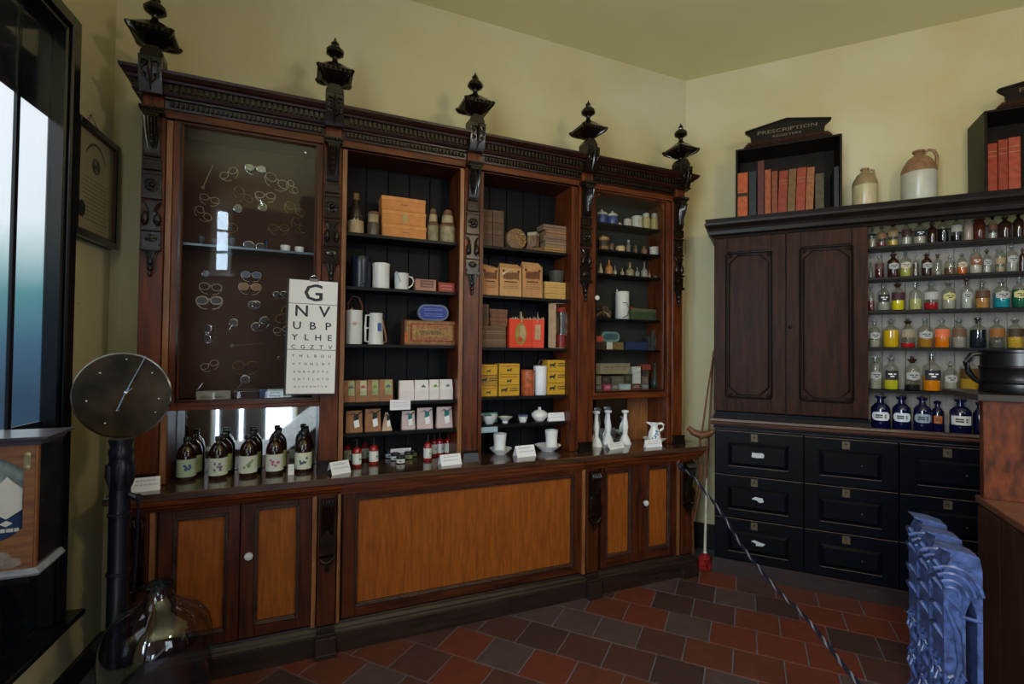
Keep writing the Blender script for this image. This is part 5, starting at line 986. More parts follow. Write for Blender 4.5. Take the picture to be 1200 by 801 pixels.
# ------------------------------------------------------------------ bay three
def px3(x,y,s=7.28,X=690,Yo=230): return X+x/s,Yo+y/s
def P3(name,x0,x1,y0,y1,shelf,lb,cat,grp,prof,Yp=2.89,extra=None,s=7.28,X=690,Yo=230,n=18):
    return pot(name,(X+x0/s,X+x1/s,Yo+y0/s,Yo+y1/s),Yp,shelf,lb,cat,grp,prof,None,extra=extra,n=n)
BJ=flat((.035,.06,.20),.3); WL=flat((.52,.50,.42),.35); OCH=flat((.42,.34,.14),.35); BRJ=flat((.28,.15,.06),.35)
G3='pots in the right glazed case'
for x0,x1,lb in ((66,154,'blue jar with white domed lid, leftmost in the right glazed case'),(161,240,'blue jar with white domed lid, second in the right glazed case')):
    P3('medicine_jar',x0,x1,95,222,BAY3[0],lb,'jar',G3,[('jar',BJ,[(.92,0),(1,.04),(1,.55),(.95,.60)]),('lid',WL,[(1.03,.60),(1.03,.70),(.7,.80),(.2,.86)]),('knob',WL,[(.16,.85),(.22,.92),(.1,1)])])
P3('medicine_jar',243,288,196,233,BAY3[0],'small white dome-shaped lid beside the blue jars','jar',G3,[('dome',WL,[(1,0),(1,.2),(.6,.7),(.15,1)])])
P3('medicine_jar',302,358,168,242,BAY3[0],'cream jar with dark transfer print','jar',G3,[('jar',WL,[(.9,0),(1,.06),(1,.75),(.85,.80)]),('lid',WL,[(.95,.80),(.95,.95),(.8,1)])],extra=lambda B,r,h: greek(B,'printed_pattern',-r*.45,r*.45,-r*.93,h*.2,h*.65,4,BRJ,.6,2))
P3('medicine_jar',368,450,145,250,BAY3[0],'wide cream jar with brown printed pattern','jar',G3,[('jar',WL,[(.92,0),(1,.05),(1,.80),(.95,.85)]),('lid',WL,[(1.0,.85),(1.0,.97),(.9,1)])],extra=lambda B,r,h: greek(B,'printed_pattern',-r*.4,r*.4,-r*.96,h*.15,h*.7,5,BRJ,.6,3))
for x0,x1,y0,lb in ((456,519,125,'tall mustard-yellow bottle with white cap in the glazed case'),(532,588,118,'tall slim pale yellow bottle, rightmost on the top glazed shelf')):
    P3('stoneware_bottle',x0,x1,y0,267,BAY3[0],lb,'bottle',G3,[('body',OCH,[(.95,0),(1,.03),(1,.62),(.85,.72),(.70,.76)]),('cap',WL,[(.72,.76),(.74,.97),(.65,1)])])
P3('medicine_jar',80,164,308,442,BAY3[1],'brown lidded jar with dark band and orange lid','jar',G3,[('jar',BRJ,[(.9,0),(1,.05),(1,.70)]),('dark_band',flat((.06,.045,.03)),[(1.02,.25),(1.02,.62)]),('lid',flat((.48,.30,.12),.35),[(1.05,.70),(1.05,.80),(.6,.88),(.18,.90),(.18,.98),(.05,1)])])
P3('medicine_jar',180,213,370,440,BAY3[1],'little dark brown pot in shadow on the second glazed shelf','jar',G3,[('pot',flat((.14,.10,.06)),[(.9,0),(1,.05),(1,.9),(.8,1)])])
P3('medicine_jar',235,303,400,458,BAY3[1],'squat yellow-cream pot with dark rim','jar',G3,[('pot',flat((.55,.42,.20),.35),[(.93,0),(1,.08),(1,.85)]),('rim',flat((.12,.08,.04)),[(.95,.85),(.95,1),(.8,1)])])
for x0,x1,y0,y1,c,lb in ((322,355,348,464,(.20,.17,.13),'tall grey-brown bottle on the second glazed shelf'),(384,414,395,470,(.16,.10,.07),'short brown bottle on the second glazed shelf'),(450,495,402,480,(.24,.11,.07),'small reddish bottle left of the white pot')):
    P3('medicine_bottle',x0,x1,y0,y1,BAY3[1],lb,'bottle',G3,[('bottle',flat(c,.2),[(.95,0),(1,.03),(1,.55),(.5,.72),(.42,.85)]),('stopper',WL if y0<350 else BRJ,[(.5,.85),(.55,.93),(.3,1)])])
P3('medicine_jar',525,588,414,490,BAY3[1],'plain white china pot at the right of the second glazed shelf','jar',G3,[('pot',flat((.62,.62,.50),.3),[(.93,0),(1,.06),(1,.92),(1.03,.94),(1.03,1),(.9,1)])])
for i,(x0,x1,y0,y1,c,lb) in enumerate([(82,120,560,655,(.50,.42,.28),'cream cone-shaped flask, leftmost on the third glazed shelf'),(146,200,508,658,(.42,.15,.05),'orange-brown bottle, tallest on the left of the third glazed shelf'),(210,237,575,662,(.28,.25,.20),'slim pale phial next to the orange-brown bottle'),(272,300,590,668,(.35,.24,.18),'tiny white-topped phial in the glazed case'),(320,382,548,675,(.24,.19,.10),'clear long-necked bottle with amber contents'),(395,430,585,682,(.22,.21,.18),'faint clear phial in the middle of the third glazed shelf'),(450,496,548,690,(.24,.23,.20),'clear long-necked bottle right of the middle'),(505,526,615,692,(.25,.18,.14),'tiny bottle near the right of the third glazed shelf'),(560,592,625,690,(.09,.10,.07),'dark square phial, rightmost on the third glazed shelf')]):
    pr=[(.95,0),(1,.03),(.9,.35),(.35,.75),(.22,.98),(.1,1)] if i==0 else [(.95,0),(1,.03),(1,.42),(.6,.52),(.28,.58),(.25,.85)]
    P3('glass_phial',x0,x1,y0,y1,BAY3[2],lb,'bottle','glass phials on the third glazed shelf',[('glass_body',flat(c,.15,noise=.1),pr)]+([] if i==0 else [('stopper',STOP if i%2 else CORK,[(.3,.85),(.36,.92),(.2,1)])]))
# fourth glazed shelf
a,b,zt,zb=pbx(698,721,350,373,2.88); q=(b-a)/2
B=thing('dried_sponge',((a+b)/2,2.895,BAY3[3]),'tangled brown natural sponge and leather pieces, left in the glazed case','sponge'); m_=MB(); rr=random.Random(3)
for k in range(9):
    x=rr.uniform(-q*.7,q*.7); y=rr.uniform(-.02,.02); z0=rr.uniform(.012,.07); P=[(x+rr.uniform(-.03,.03),y+rr.uniform(-.015,.015),max(.008,z0+rr.uniform(-.03,.03))) for _ in range(4)]
    m_.tube(P,[.006,.011,.010,.005],7)
m_.build('sponge_mass',flat((.17,.085,.045),.8,noise=.6),B)
MB().tube([(-.02,-.02,.05),(.01,-.03,.03),(.02,-.03,.012)],[.004,.008,.005],6).build('pale_strap',flat((.26,.26,.14),.7),B)
def spout(B,r,h):
    MB().tube([(r*.95,0,h*.08),(r*1.35,0,h*.10),(r*1.75,0,h*.04)],[.007,.006,.004],6).build('spout',ENAMEL,B)
    m_=MB(); m_.tube([(-r*.9,-.01,h*.60),(-r*.2,-r*1.3,h*.58),(r*.15,-r*1.5,h*.35),(-r*.1,-r*1.4,h*.12),(-r*.6,-r*.9,.01)],.0028,6); m_.build('black_cord',INK,B)
    MB().box(-r*1.02,-r*.9,-.003,.003,h,h*1.08).build('hook',ENAMEL,B)
pot('enamel_can',(722.5,736,341,373.5),2.90,BAY3[3],'tall white enamel can with bottom spout behind the right glass','can',None,[('body',flat((.66,.66,.60),.3,noise=.04),[(.97,0),(1,.01),(1,.98),(.96,1)])],None,extra=spout)
_,gh=carton('green_box',(739,775,361,374.6),2.88,.09,BAY3[3],'long dull green box with paler lid on the fourth glazed shelf','box',None,flat((.045,.075,.035),.6),flat((.12,.12,.06),.6))
a,b,zt,zb=pbx(737.5,752,354.5,361,2.88); B=thing('red_wrapper',((a+b)/2,2.92,BAY3[3]+gh),'crumpled red wrapper lying on the green box','wrapper'); MB().add([(-.03,-.02,0),(.03,-.02,0),(.035,.02,0),(-.03,.02,0),(-.012,-.006,.018),(.012,0,.010)],[(0,1,5,4),(1,2,5),(2,3,4,5),(3,0,4),(0,3,2,1)]).build('wrapper',flat((.42,.03,.015)),B)
# fifth glazed shelf
carton('dark_pot_box',(697.5,709,400,409.3),2.88,.05,BAY3[4],'small dark brown box at the left of the fifth glazed shelf','box',None,flat((.055,.03,.022)),None,None)
z1=pbx(697.5,709,400,409.3,2.88); z1=BAY3[4]+z1[2]-z1[3]
carton('red_box',(697,707,393.5,400),2.88,.045,z1,'small red box on top of the small dark box','box',None,flat((.50,.06,.03)),None,None)
_,gh=carton('gilt_tin',(711,731,400.5,409.6),2.88,.05,BAY3[4],'small gold and white patterned tin under the teal oval tin','tin',None,flat((.24,.16,.06),.35,noise=.7,nscale=60),None,lambda B,q,d,h: band(B,'white_patch',-q,-q*.35,-d,h*.05,h,flat((.60,.58,.48))))
a,b,zt,zb=pbx(705,726.5,388,400,2.88); hw=(b-a)/2; hh=(zt-zb)/2; B=thing('oval_tin',((a+b)/2+.008,2.905,BAY3[4]+gh),'teal oval tin on edge above the gold patterned tin','tin'); MB().prism(stad(hw,hh),-.012,.012,'y').build('tin_body',flat((.16,.27,.24),.35),B); MB().prism(stad(hw*.8,hh*.6),-.0135,-.012,'y').build('printed_centre',flat((.05,.11,.12),.35),B,0,(0,0,hh*.4))
carton('blue_box',(733.5,759,400,410),2.88,.07,BAY3[4],'long dark blue box in the middle of the fifth glazed shelf','box',None,flat((.02,.035,.085),.5),None,None)
carton('ornate_tin',(760,764.3,393,410),2.885,.04,BAY3[4],'narrow dark tin standing beside the blue box','tin',None,flat((.05,.055,.045),.35,noise=.6),None,None)
_,gh=carton('ornate_tin',(764.8,775.5,392.5,409.8),2.88,.05,BAY3[4],'black tin with gilt arch pattern at the right of the fifth glazed shelf','tin',None,flat((.05,.055,.055),.35),None,lambda B,q,d,h: (MB().ring((0,-d-.001,h*.48),q*.5,.003,'xz',14,sy=1.6).build('gilt_arch',flat((.24,.15,.06)),B), band(B,'red_patch',-q*.3,q*.3,-d,h*.3,h*.5,flat((.25,.08,.03)))))
carton('pill_box',(766,772,386,392.5),2.89,.03,BAY3[4]+gh,'tiny brown box on top of the gilt arch tin','box',None,flat((.13,.08,.06)),None,None)
# bottom of the glazed case: small boxes
ZB=1.245
SB=[(697,705.5,(.12,.10,.07),'small grey-brown packet, leftmost in the bottom row of the glazed case'),(707.5,716.3,(.50,.05,.12),'small bright pink box in the bottom row of the glazed case'),(717,725,(.16,.15,.11),'small olive-grey packet right of the pink box'),(725.5,739.3,(.42,.50,.50),'pale blue-white packet in the bottom row'),(740.5,751,(.16,.05,.03),'dark red box in the bottom row of the glazed case'),(752,760.3,(.15,.16,.15),'grey packet, rightmost in the bottom row')]
for x0,x1,c,lb in SB: carton('medicine_box',(x0,x1,448.5,456.5),2.87,.05,ZB+.03-.02,lb,'box','small medicine boxes in the glazed case',flat(c,.6,noise=.4),None,lambda B,q,d,h: greek(B,'writing',-q*.7,q*.7,-d,h*.3,h*.75,2,GREYINK,.35,2),h=.042)
z2=ZB+.01+.042
for x0,x1,c,lb,hh in [(697,704.5,(.26,.25,.15),'small cream and green packet above the grey-brown one',.060),(705.5,715,(.06,.035,.03),'dark maroon box in the second row of the case',.056),(717,731,(.14,.12,.08),'wide olive box with pale oval in the second row',.056),(731.5,741.2,(.055,.055,.03),'tall dark olive box in the second row',.070),(752.2,760,(.20,.13,.09),'brown striped box above the grey packet',.052)]:
    carton('medicine_box',(x0,x1,440,448),2.875,.05,z2,lb,'box','small medicine boxes in the glazed case',flat(c,.6,noise=.4),None,lambda B,q,d,h: greek(B,'writing',-q*.6,q*.6,-d,h*.35,h*.8,3,flat((.24,.22,.15)),.35,2),h=hh)
z=z2
for k in range(3): carton('white_box',(741.8-.8*(k==2),751,425,432),2.87,.05,z,f'small white card box, {["lowest","middle","topmost"][k]} of three in the glazed case','box','white boxes in the glazed case',flat((.55,.56,.50),.6),None,lambda B,q,d,h: greek(B,'writing',-q*.6,q*.6,-d,h*.3,h*.75,2,GREYINK,.3,2),h=.0405); z+=.0405
z3=z2+.0705
def ah(B,q,d,h):
    band(B,'printed_panel',-q*.68,q*.93,-d,h*.30,h*.80,flat((.30,.25,.15),.7)); text(B,'lettering','Allen & Hanburys',.018,(q*.12,-d-.0012,h*.66),INK,width=q*1.4); text(B,'lettering','LONDON · MANUFACTURERS',.012,(q*.12,-d-.0012,h*.42),mat('brown_print',(.12,.06,.03),.6),width=q*1.3)
carton('chemist_box',(697.5,738.5,419,434.5),2.872,.075,z3,'long buff printed chemist box lying on the smaller boxes','box',None,flat((.27,.22,.13),.7),None,ah,h=.075)
z=z2+.052
for x0,x1,c,hh,lb in [(753,761,(.06,.045,.03),.045,'dark box under the red box in the glazed case'),(752.8,763,(.28,.05,.03),.042,'red and brown box topping the right stack')]:
    carton('medicine_box',(x0,x1,430,440),2.875,.05,z,lb,'box','small medicine boxes in the glazed case',flat(c,.6,noise=.4),None,None,h=hh); z+=hh
P3('glass_vase',650/8.9*7.28,728/8.9*7.28,0,100,ZB+.01,'dark green glass urinal-shaped vase at the right of the case','vase',None,[('vase',mat('dark_green_glass',(.03,.05,.045),.08,coat=.4),[(.5,0),(.9,.06),(1,.20),(.8,.38),(.35,.55),(.28,.80),(.40,1.0)])],Yo=385+7,) if False else pot('glass_vase',(763.5,771.5,415,452),2.89,ZB+.01,'dark green glass vase at the right of the glazed case','vase',None,[('vase',mat('dark_green_glass',(.03,.05,.045),.08,coat=.4),[(.5,0),(.9,.06),(1,.20),(.8,.38),(.35,.55),(.28,.80),(.40,1.0)])],None,h=.19)
# counter, bay three: candlesticks, pitcher and bowl, cards
for xb,yb,yt,lb in [(698.5,524,481,'white china candlestick at the left, nearest the upright'),(712.5,521,480,'white china candlestick, middle of the three'),(732.5,521,480,'white china candlestick behind the small tent card')]:
    r=.045; p=at_counter(xb,yb,r); h=onY(xb,yt,p.y).z-CT
    B=thing('candlestick',p,lb,'candlestick','white china candlesticks')
    MB().lathe([(r,0),(r,.006),(r*.80,.022),(r*.78,.030),(r*.62,.045),(r*.40,.062),(r*.36,.070)],8,sm=False,rot=PI/8).build('foot',WHITE,B)
    MB().lathe([(r*.36,.068),(r*.42,h*.42),(r*.50,h*.50),(r*.46,h*.60),(r*.30,h*.76),(r*.28,h*.90)],14).build('stem',WHITE,B)
    MB().lathe([(r*.28,h*.89),(r*.55,h*.93),(r*.58,h*.97),(r*.52,h*.99),(r*.3,h)],12).build('candle_cup',WHITE,B)
p=Vector((onY(767,514,2.805).x,2.805,CT)); B=thing('wash_bowl',p,'scalloped white wash bowl holding the blue-flowered pitcher','bowl'); r=.074
MB().lathe([(r*.45,0),(r*.47,.004),(r*.8,.018),(r*1.08,.036),(r*1.10,.038),(r*1.02,.036),(r*.7,.016),(.002,.010)],28,la=.03,lobes=9).build('bowl',WHITE,B)
B=thing('china_pitcher',(p.x-.002,p.y,CT+.0105),'white china pitcher with blue flowers standing in its bowl','pitcher',None,facing(p)+.15); r=.044; h=onY(768,494.5,p.y).z-CT-.0105
MB().lathe([(r*.6,0),(r*.8,.006),(r*1.0,h*.25),(r*.9,h*.50),(r*.55,h*.74),(r*.55,h*.84),(r*.72,h*.96),(r*.66,h*.97),(r*.45,h*.8)],22).build('pitcher_body',WHITE,B)
MB().prism([(-r*.4,h*.80),(-r*1.30,h*1.0),(-r*1.2,h*1.03),(-r*.3,h*.98)],-r*.35,r*.35,'y').build('spout',WHITE,B)
MB().tube([(r*.5,0,h*.93),(r*1.1,0,h*.96),(r*1.45,0,h*.88),(r*1.35,0,h*.70),(r*.85,0,h*.58)],.0085,7).build('handle',WHITE,B)
m_=MB(); rr=random.Random(2)
for k in range(9):
    a=-PI/2+rr.uniform(-.45,.40); z_=h*(.20+.40*rr.random()); rad=r*(1.0 if z_<h*.4 else .92); m_.lathe([(.006,0),(.004,.001),(.001,.0012)],6,(rad*math.cos(a),rad*math.sin(a)-.001,z_),axis='y')
m_.build('blue_flowers',flat((.10,.26,.50)),B)
card((757,776,517.5,526),2.695,CT,'white price card in front of the flowered pitcher',dp=.012)
p=onZ(724,525.5,CT); card((713,735,519.5,526),p.y,CT,'low white tent card in front of the right candlestick',dp=.030,rz=.25)
# ------------------------------------------------------------------ left glazed case: spectacles on the brown backing
YS=2.966
def specs(cx,cy,wpx,ang,lb,style='wire',yy=YS,standing=None,temples=True,group='antique spectacles in the left glazed case'):
    a=onY(cx-wpx/2,cy,yy).x; b=onY(cx+wpx/2,cy,yy).x; W_=b-a; p=onY(cx,cy,yy)
    m_w={'wire':WIRE,'steel':STEEL,'gold':BRASS,'thin':WIRE}[style if style in('wire','steel','gold','thin') else 'wire']
    B=thing('spectacles',(p.x,yy-.006,p.z),lb,'spectacles',group); th=math.radians(ang)
    B.rotation_euler=(0,-th,0)
    r=W_*.20; tr=.0016 if style!='thin' else .0012
    if style=='trial': tr=.0035
    for sg in (-1,1):
        R_=MB().ring((sg*W_*.27,0,0),r,tr,'xz',16,sx=1.12,sy=.86); rim=R_.build('rim',m_w,B)
        if style in('steel','dark','amberlens','tint') or style=='trial':
            lm={'steel':glassy('pale_lens',(.80,.84,.90),1.9,.08),'dark':mat('dark_lens',(.03,.04,.08),.1),'amberlens':mat('amber_lens',(.30,.16,.07),.15),'tint':mat('blue_lens',(.10,.14,.25),.12),'trial':mat('white_lens',(.10,.11,.13),.12)}[style]
            MB().lathe([(r*1.02,-.0008),(r*1.02,.0008)],16,(sg*W_*.27,0,0),axis='y',sx=1.1,sy=.84).build('lens',lm,rim)
    MB().tube([(-W_*.05,0,r*.1),(0,0,r*.38),(W_*.05,0,r*.1)],tr,5).build('bridge',m_w,B)
    if temples:
        for sg in (-1,1):
            MB().tube([(sg*W_*.49,0,0),(sg*W_*.47,.002,-r*.8),(sg*W_*.30,.003,-r*1.7),(sg*W_*.10,.003,-r*1.9)],tr*.9,5).build('temple',m_w,B)
    return B
SP=[(268,203,24,38,'wire','wire spectacles tilted up to the right near the top left'),(299.5,197,25,-2,'steel','top wire spectacles with bright glinting lens'),(325,212,30,-28,'wire','faint wire spectacles sloping down right of the top pair'),(343.5,219,18,-58,'wire','wire spectacles hanging steeply near the top right'),(286,228,26,-42,'gold','narrow gilt spectacles sloping down, left of centre'),(311,229,24,2,'wire','level wire spectacles in the middle of the upper group'),(346,245,26,-32,'gold','gilt spectacles sloping down near the right edge'),(246,233,24,-14,'thin','thin dark spectacles in the blue reflection'),(239,250,24,-45,'thin','dim thin spectacles sloping steeply at the far left'),(267,262,28,-36,'gold','gilt spectacles sloping down above the glass shelf'),(326.5,267,24,4,'gold','level gilt spectacles above the white eye baths'),(351,264,22,-52,'gold','gilt spectacles standing almost on end, lower right of upper group'),
 (247,336,27,-3,'wire','level wire spectacles below the glass shelf, left column'),(245.5,352,31,2,'trial','heavy steel trial frame with thick rims'),(294.5,322,24,0,'tint','narrow blue-tinted spectacles, second column'),(293,336,27,0,'amberlens','round amber-lensed spectacles, second column'),(304.5,378.5,24,40,'steel','folded steel spectacles tilted up to the right'),(245.5,427,22,24,'thin','small thin spectacles tilted up near the lower left'),(288,428,31,2,'gold','wide gilt spectacles with hanging side arms, low in the case'),(331,368,24,58,'gold','gilt spectacles nearly upright beside the letter chart'),(330,386,20,10,'thin','thin spectacles partly hidden behind the letter chart'),(328,344,16,5,'steel','small spectacles just left of the letter chart top')]
for cx,cy,wp,an,stl,lb in SP: specs(cx,cy,wp,an,lb,stl)
# pairs and single lenses
B=specs(243,391,25,88,'two bright lenses stacked vertically at the left of the case','steel')
def single(cx,cy,rp,lb,handle=None,cat='eyeglass'):
    p=onY(cx,cy,YS); r=onY(cx+rp,cy,YS).x-p.x; B=thing('single_lens',(p.x,YS-.006,p.z),lb,cat,'single lenses in the left glazed case')
    R_=MB().ring((0,0,0),r,.0018,'xz',16).build('rim',STEEL,B); MB().lathe([(r,-.0008),(r,.0008)],16,(0,0,0),axis='y').build('lens',glassy('pale_lens',(.80,.84,.90),1.9,.08),B)
    if handle: q=onY(*handle,YS); MB().tube([((q.x-p.x)*.22,0,(q.z-p.z)*.22),(q.x-p.x,0,q.z-p.z)],[.0022,.003],6).build('handle',STEEL,B)
    return B
single(274,378,5,'round steel-rimmed lens with short stem in the middle of the case',(269,386))
single(287.5,444.5,5.5,'magnifying lens with long handle pointing down left',(274,459))
single(241,320.5,4,'small dark-rimmed lens under the glass shelf',None)
single(279,244.5,5,'single round eyeglass with curved clip, left of centre',(283,236)); single(308,243,5,'single round eyeglass with curved clip, right of centre',(305,234))
single(296,357,5,'round steel lens of the overlapping pince-nez, left one',None); single(300.5,357,5,'round steel lens of the overlapping pince-nez, right one',None)
def rod(x0,y0,x1,y1,lb,m_=WIRE):
    p=onY(x0,y0,YS); q=onY(x1,y1,YS); B=thing('folded_lorgnette',(p.x,YS-.005,p.z),lb,'eyeglass','single lenses in the left glazed case')
    MB().tube([(0,0,0),((q.x-p.x)*.5,-.001,(q.z-p.z)*.5),(q.x-p.x,0,q.z-p.z)],[.0015,.0022,.0015],5).build('handle',m_,B); MB().ring((0,0,0),.007,.0012,'xz',10).build('end_loop',m_,B)
rod(238,220,250,193,'thin wire lorgnette handle slanting up at the upper left'); rod(272,405,307,402,'thin folded bar of eyeglasses lying level across the middle',STEEL); rod(231,458,238,448,'small spoon-like instrument leaning at the lower left',STEEL)
rod(327,419,333,417,'tiny bright-tipped eyeglass clip beside the letter chart',STEEL)
# on the glass shelf
GS=2.022
for cx,wp,yt,lb in [(236,9,277,'clear glass eye bath at the left end of the glass shelf'),(251.5,7,279,'clear glass eye bath, second on the glass shelf'),(272.5,9,276.5,'clear glass eye bath, third on the glass shelf')]:
    pot('eye_bath',(cx-wp/2,cx+wp/2,yt,289),2.86,GS,lb,'eye bath','eye baths on the glass shelf',[('glass_cup',mat('milky_glass',(.10,.12,.15),.08,coat=.5),[(.8,0),(.75,.08),(.35,.16),(.40,.40),(.95,.60),(1,.98),(.9,1)])],None,n=12)
for x0,x1,yt,yb,lb in [(328,340.5,287.5,296.3,'white china eye bath, left of the pair on the glass shelf'),(345,356.5,289,297.3,'white china eye bath, right of the pair on the glass shelf')]:
    pot('eye_bath',(x0,x1,yt,yb),2.86,GS,lb,'eye bath','eye baths on the glass shelf',[('china_cup',WHITE,[(.6,0),(.85,.2),(1.0,.75),(.98,1),(.85,.9)])],None,n=14)
B=specs(299,281,27,-6,'spectacles with shiny round lenses standing on the glass shelf','steel',2.90,None,False); B.location.z=GS+.032
MB().tube([(-.05,0,0),(-.05,.01,-.028),(.02,.015,-.0295),(.05,.0,0)],.0014,5).build('temple',STEEL,B)
B=thing('eye_instrument',(onY(312,287,2.87).x,2.87,GS),'small blue-grey glass instrument beside the standing spectacles','instrument'); MB().lathe([(.010,0),(.006,.006),(.004,.03),(.010,.045),(.011,.058),(.004,.062)],10).build('stem_glass',mat('dark_lens',(.03,.04,.08),.1),B)
# along the floor of the case
ZF=1.255
def nm(B,q,d,h): text(B,'lettering','OPTICAL INSTRUMENTS',.012,(0,-d-.001,h*.42),INK,width=q*1.5)
carton('name_block',(229.5,270,459.5,469),2.82,.03,ZF,'grey wooden name block with black lettering in the spectacle case','sign',None,flat((.33,.32,.26),.5),None,nm,h=.052)
a,b,zt,zb=pbx(274,303,458,468,2.83); q=(b-a)/2; B=thing('spectacle_case',((a+b)/2,2.85,ZF),'dark maroon leather spectacle case with rounded ends','case'); MB().prism(stad(q,.022),-.018,.018,'y').build('case_body',flat((.05,.025,.030),.4),B,.002); MB().box(-q*.7,q*.7,-.0195,-.018,.020,.022).build('case_seam',flat((.02,.012,.014)),B)
a,b,zt,zb=pbx(304,332,457,467.5,2.83); q=(b-a)/2; B=thing('lens_packet',((a+b)/2,2.845,ZF),'small dark blue box with a pale printed end beside the chart','box'); MB().box(-q,-q*.35,-.015,.015,0,.052).build('blue_body',flat((.03,.07,.20)),B); MB().box(-q*.35,q,-.017,.013,0,.054).build('printed_sleeve',flat((.52,.62,.64),.5,noise=.05),B); greek(B,'writing',-q*.2,q*.8,-.017,.012,.045,2,flat((.05,.12,.14)),.35,5)
MB(OFF).lathe([(.005,0),(.006,.004),(.002,.006)],8,(onY(358,178,2.76).x,2.768,onY(358,178,2.76).z),axis='y').build('screw_head',STEEL,cab)
# ------------------------------------------------------------------ letter chart hung on the dresser
YC=2.700
cz0=onY(363,461,YC).z; cz1=onY(363,328.5,YC).z; cx0=onY(336,395,YC).x; cx1=onY(393,395,YC).x
cq=(cx1-cx0)/2; chh=cz1-cz0
CHT=thing('letter_chart',((cx0+cx1)/2,YC,cz0),'white eye-test letter chart hung on the dresser upright, headed by a large G','chart'); CHT.rotation_euler=(0,math.radians(.8),0)
MB().box(-cq-.010,cq+.002,.004,.016,-.006,chh+.004).build('black_backing',INK,CHT)
for z0,z1 in ((0,chh*.384),(chh*.389,chh*.789),(chh*.794,chh)): MB().box(-cq,cq,0,.004,z0,z1).build('white_panel',flat((.84,.84,.83),.35,noise=.02),CHT)
for row,sz,zf,wf in (('G',.206,.885,0),('N V',.136,.723,.47),('U B P',.092,.595,.64),('Y L H E',.072,.493,.72),('C G Z T V',.046,.410,.76),('T H L B D U',.032,.331,.75),('V T H N L B Y',.029,.261,.73),('E H R V Z Y F L',.026,.192,.68),('U N T P L O Y G',.024,.127,.68),('O L G E H N T V K',.021,.062,.64)):
    L=row.split(' ')
    for k,ch_ in enumerate(L):
        x=0 if len(L)==1 else (-1+2*k/(len(L)-1))*cq*wf
        text(CHT,'printed_letter',ch_,sz*chh*1.02,(x,-.0012,chh*zf),INK,sx_=1.12)
m_=MB(); m_.tube([(-.022,.002,chh),(-.020,-.004,chh+.018),(0,-.006,chh+.026),(.020,-.004,chh+.018),(.022,.002,chh)],.003,6); m_.box(-.020,.020,-.006,.002,chh-.004,chh+.010); m_.build('metal_clip',STEEL,CHT)
MB().tube([(0,-.002,chh+.024),(0,.03,chh+.05)],.0025,5).build('hook',STEEL,CHT)
# ------------------------------------------------------------------ left wall: framed certificate
def lw(s_,off,z): return LC-LD*s_+LN*off+Vector((0,0,z))
PF=thing('framed_certificate',lw(.2395,.02,2.0),'dark-framed certificate with crest and black seal hanging on the left wall','picture',None,LA)
MB().frame(-.200,.200,0,.515,.030,-.030,0).build('frame',BLACKGL,PF,.003); MB().frame(-.172,.172,.028,.487,.006,-.026,-.008).build('inner_slip',flat((.07,.03,.02)),PF)
MB().box(-.168,.168,-.012,-.008,.030,.485).build('parchment',flat((.30,.27,.17),.7,noise=.12,nscale=8),PF)
INK2=flat((.06,.055,.045)); m_=MB(); m_.ring((.0,-.0125,.345),.032,.004,'xz',18); m_.ring((.0,-.0125,.345),.022,.002,'xz',14)
m_.build('crest',INK2,PF); m_=MB()
for k in range(5): m_.box(-.016+.007*k,-.012+.007*k,-.0132,-.012,.330+.003*(k%2),.358-.004*(k%3))
tag(m_.build('crest_figures',INK2,PF),kind='stuff')
m_=MB()
for k in range(19):
    t=PI*.22+PI*.56*k/18; c,s_=math.cos(t),math.sin(t); x,z=-.15*c*.72,.30+.15*s_*.95
    m_.box(x-.0035,x+.0035,-.0130,-.012,z-.006,z+.006)
tag(m_.build('arched_title',INK2,PF),kind='stuff')
greek(PF,'writing',-.125,.125,-.012,.08,.285,11,flat((.13,.12,.085)),.22,11); greek(PF,'signatures',.0,.12,-.012,.05,.10,3,INK2,.15,12)
MB().lathe([(.030,0),(.028,.003),(.012,.004)],14,(-.115,-.012,.125),axis='y',sy=1.25).build('black_seal',INK,PF)
MB().tube([(-.06,-.004,.515),(0,.012,.585),(.0,.014,.587),(.06,-.004,.515)],.0014,5).build('hanging_cord',flat((.10,.08,.05)),PF); MB().lathe([(.004,0),(.003,.016)],6,(0,.016,.585),axis='y').build('nail',STEEL,PF)
MB().box(-.20,.20,0,.018,.0,.515).build('frame_back',INK,PF)
# small screw plugs left in the wall
for s_,z,wh in ((.33,1.72,'left'),(.29,1.71,'right')): 
    o=MB().lathe([(.006,0),(.005,.003),(.001,.004)],8,(0,0,0),axis='y').build('wall_plug',flat((.40,.34,.18)),None); o.location=lw(s_,0,z); o.rotation_euler=(0,0,LA); tag(o,f'small painted screw plug below the certificate, {wh} of the two','wall plug','plugs in the left wall')
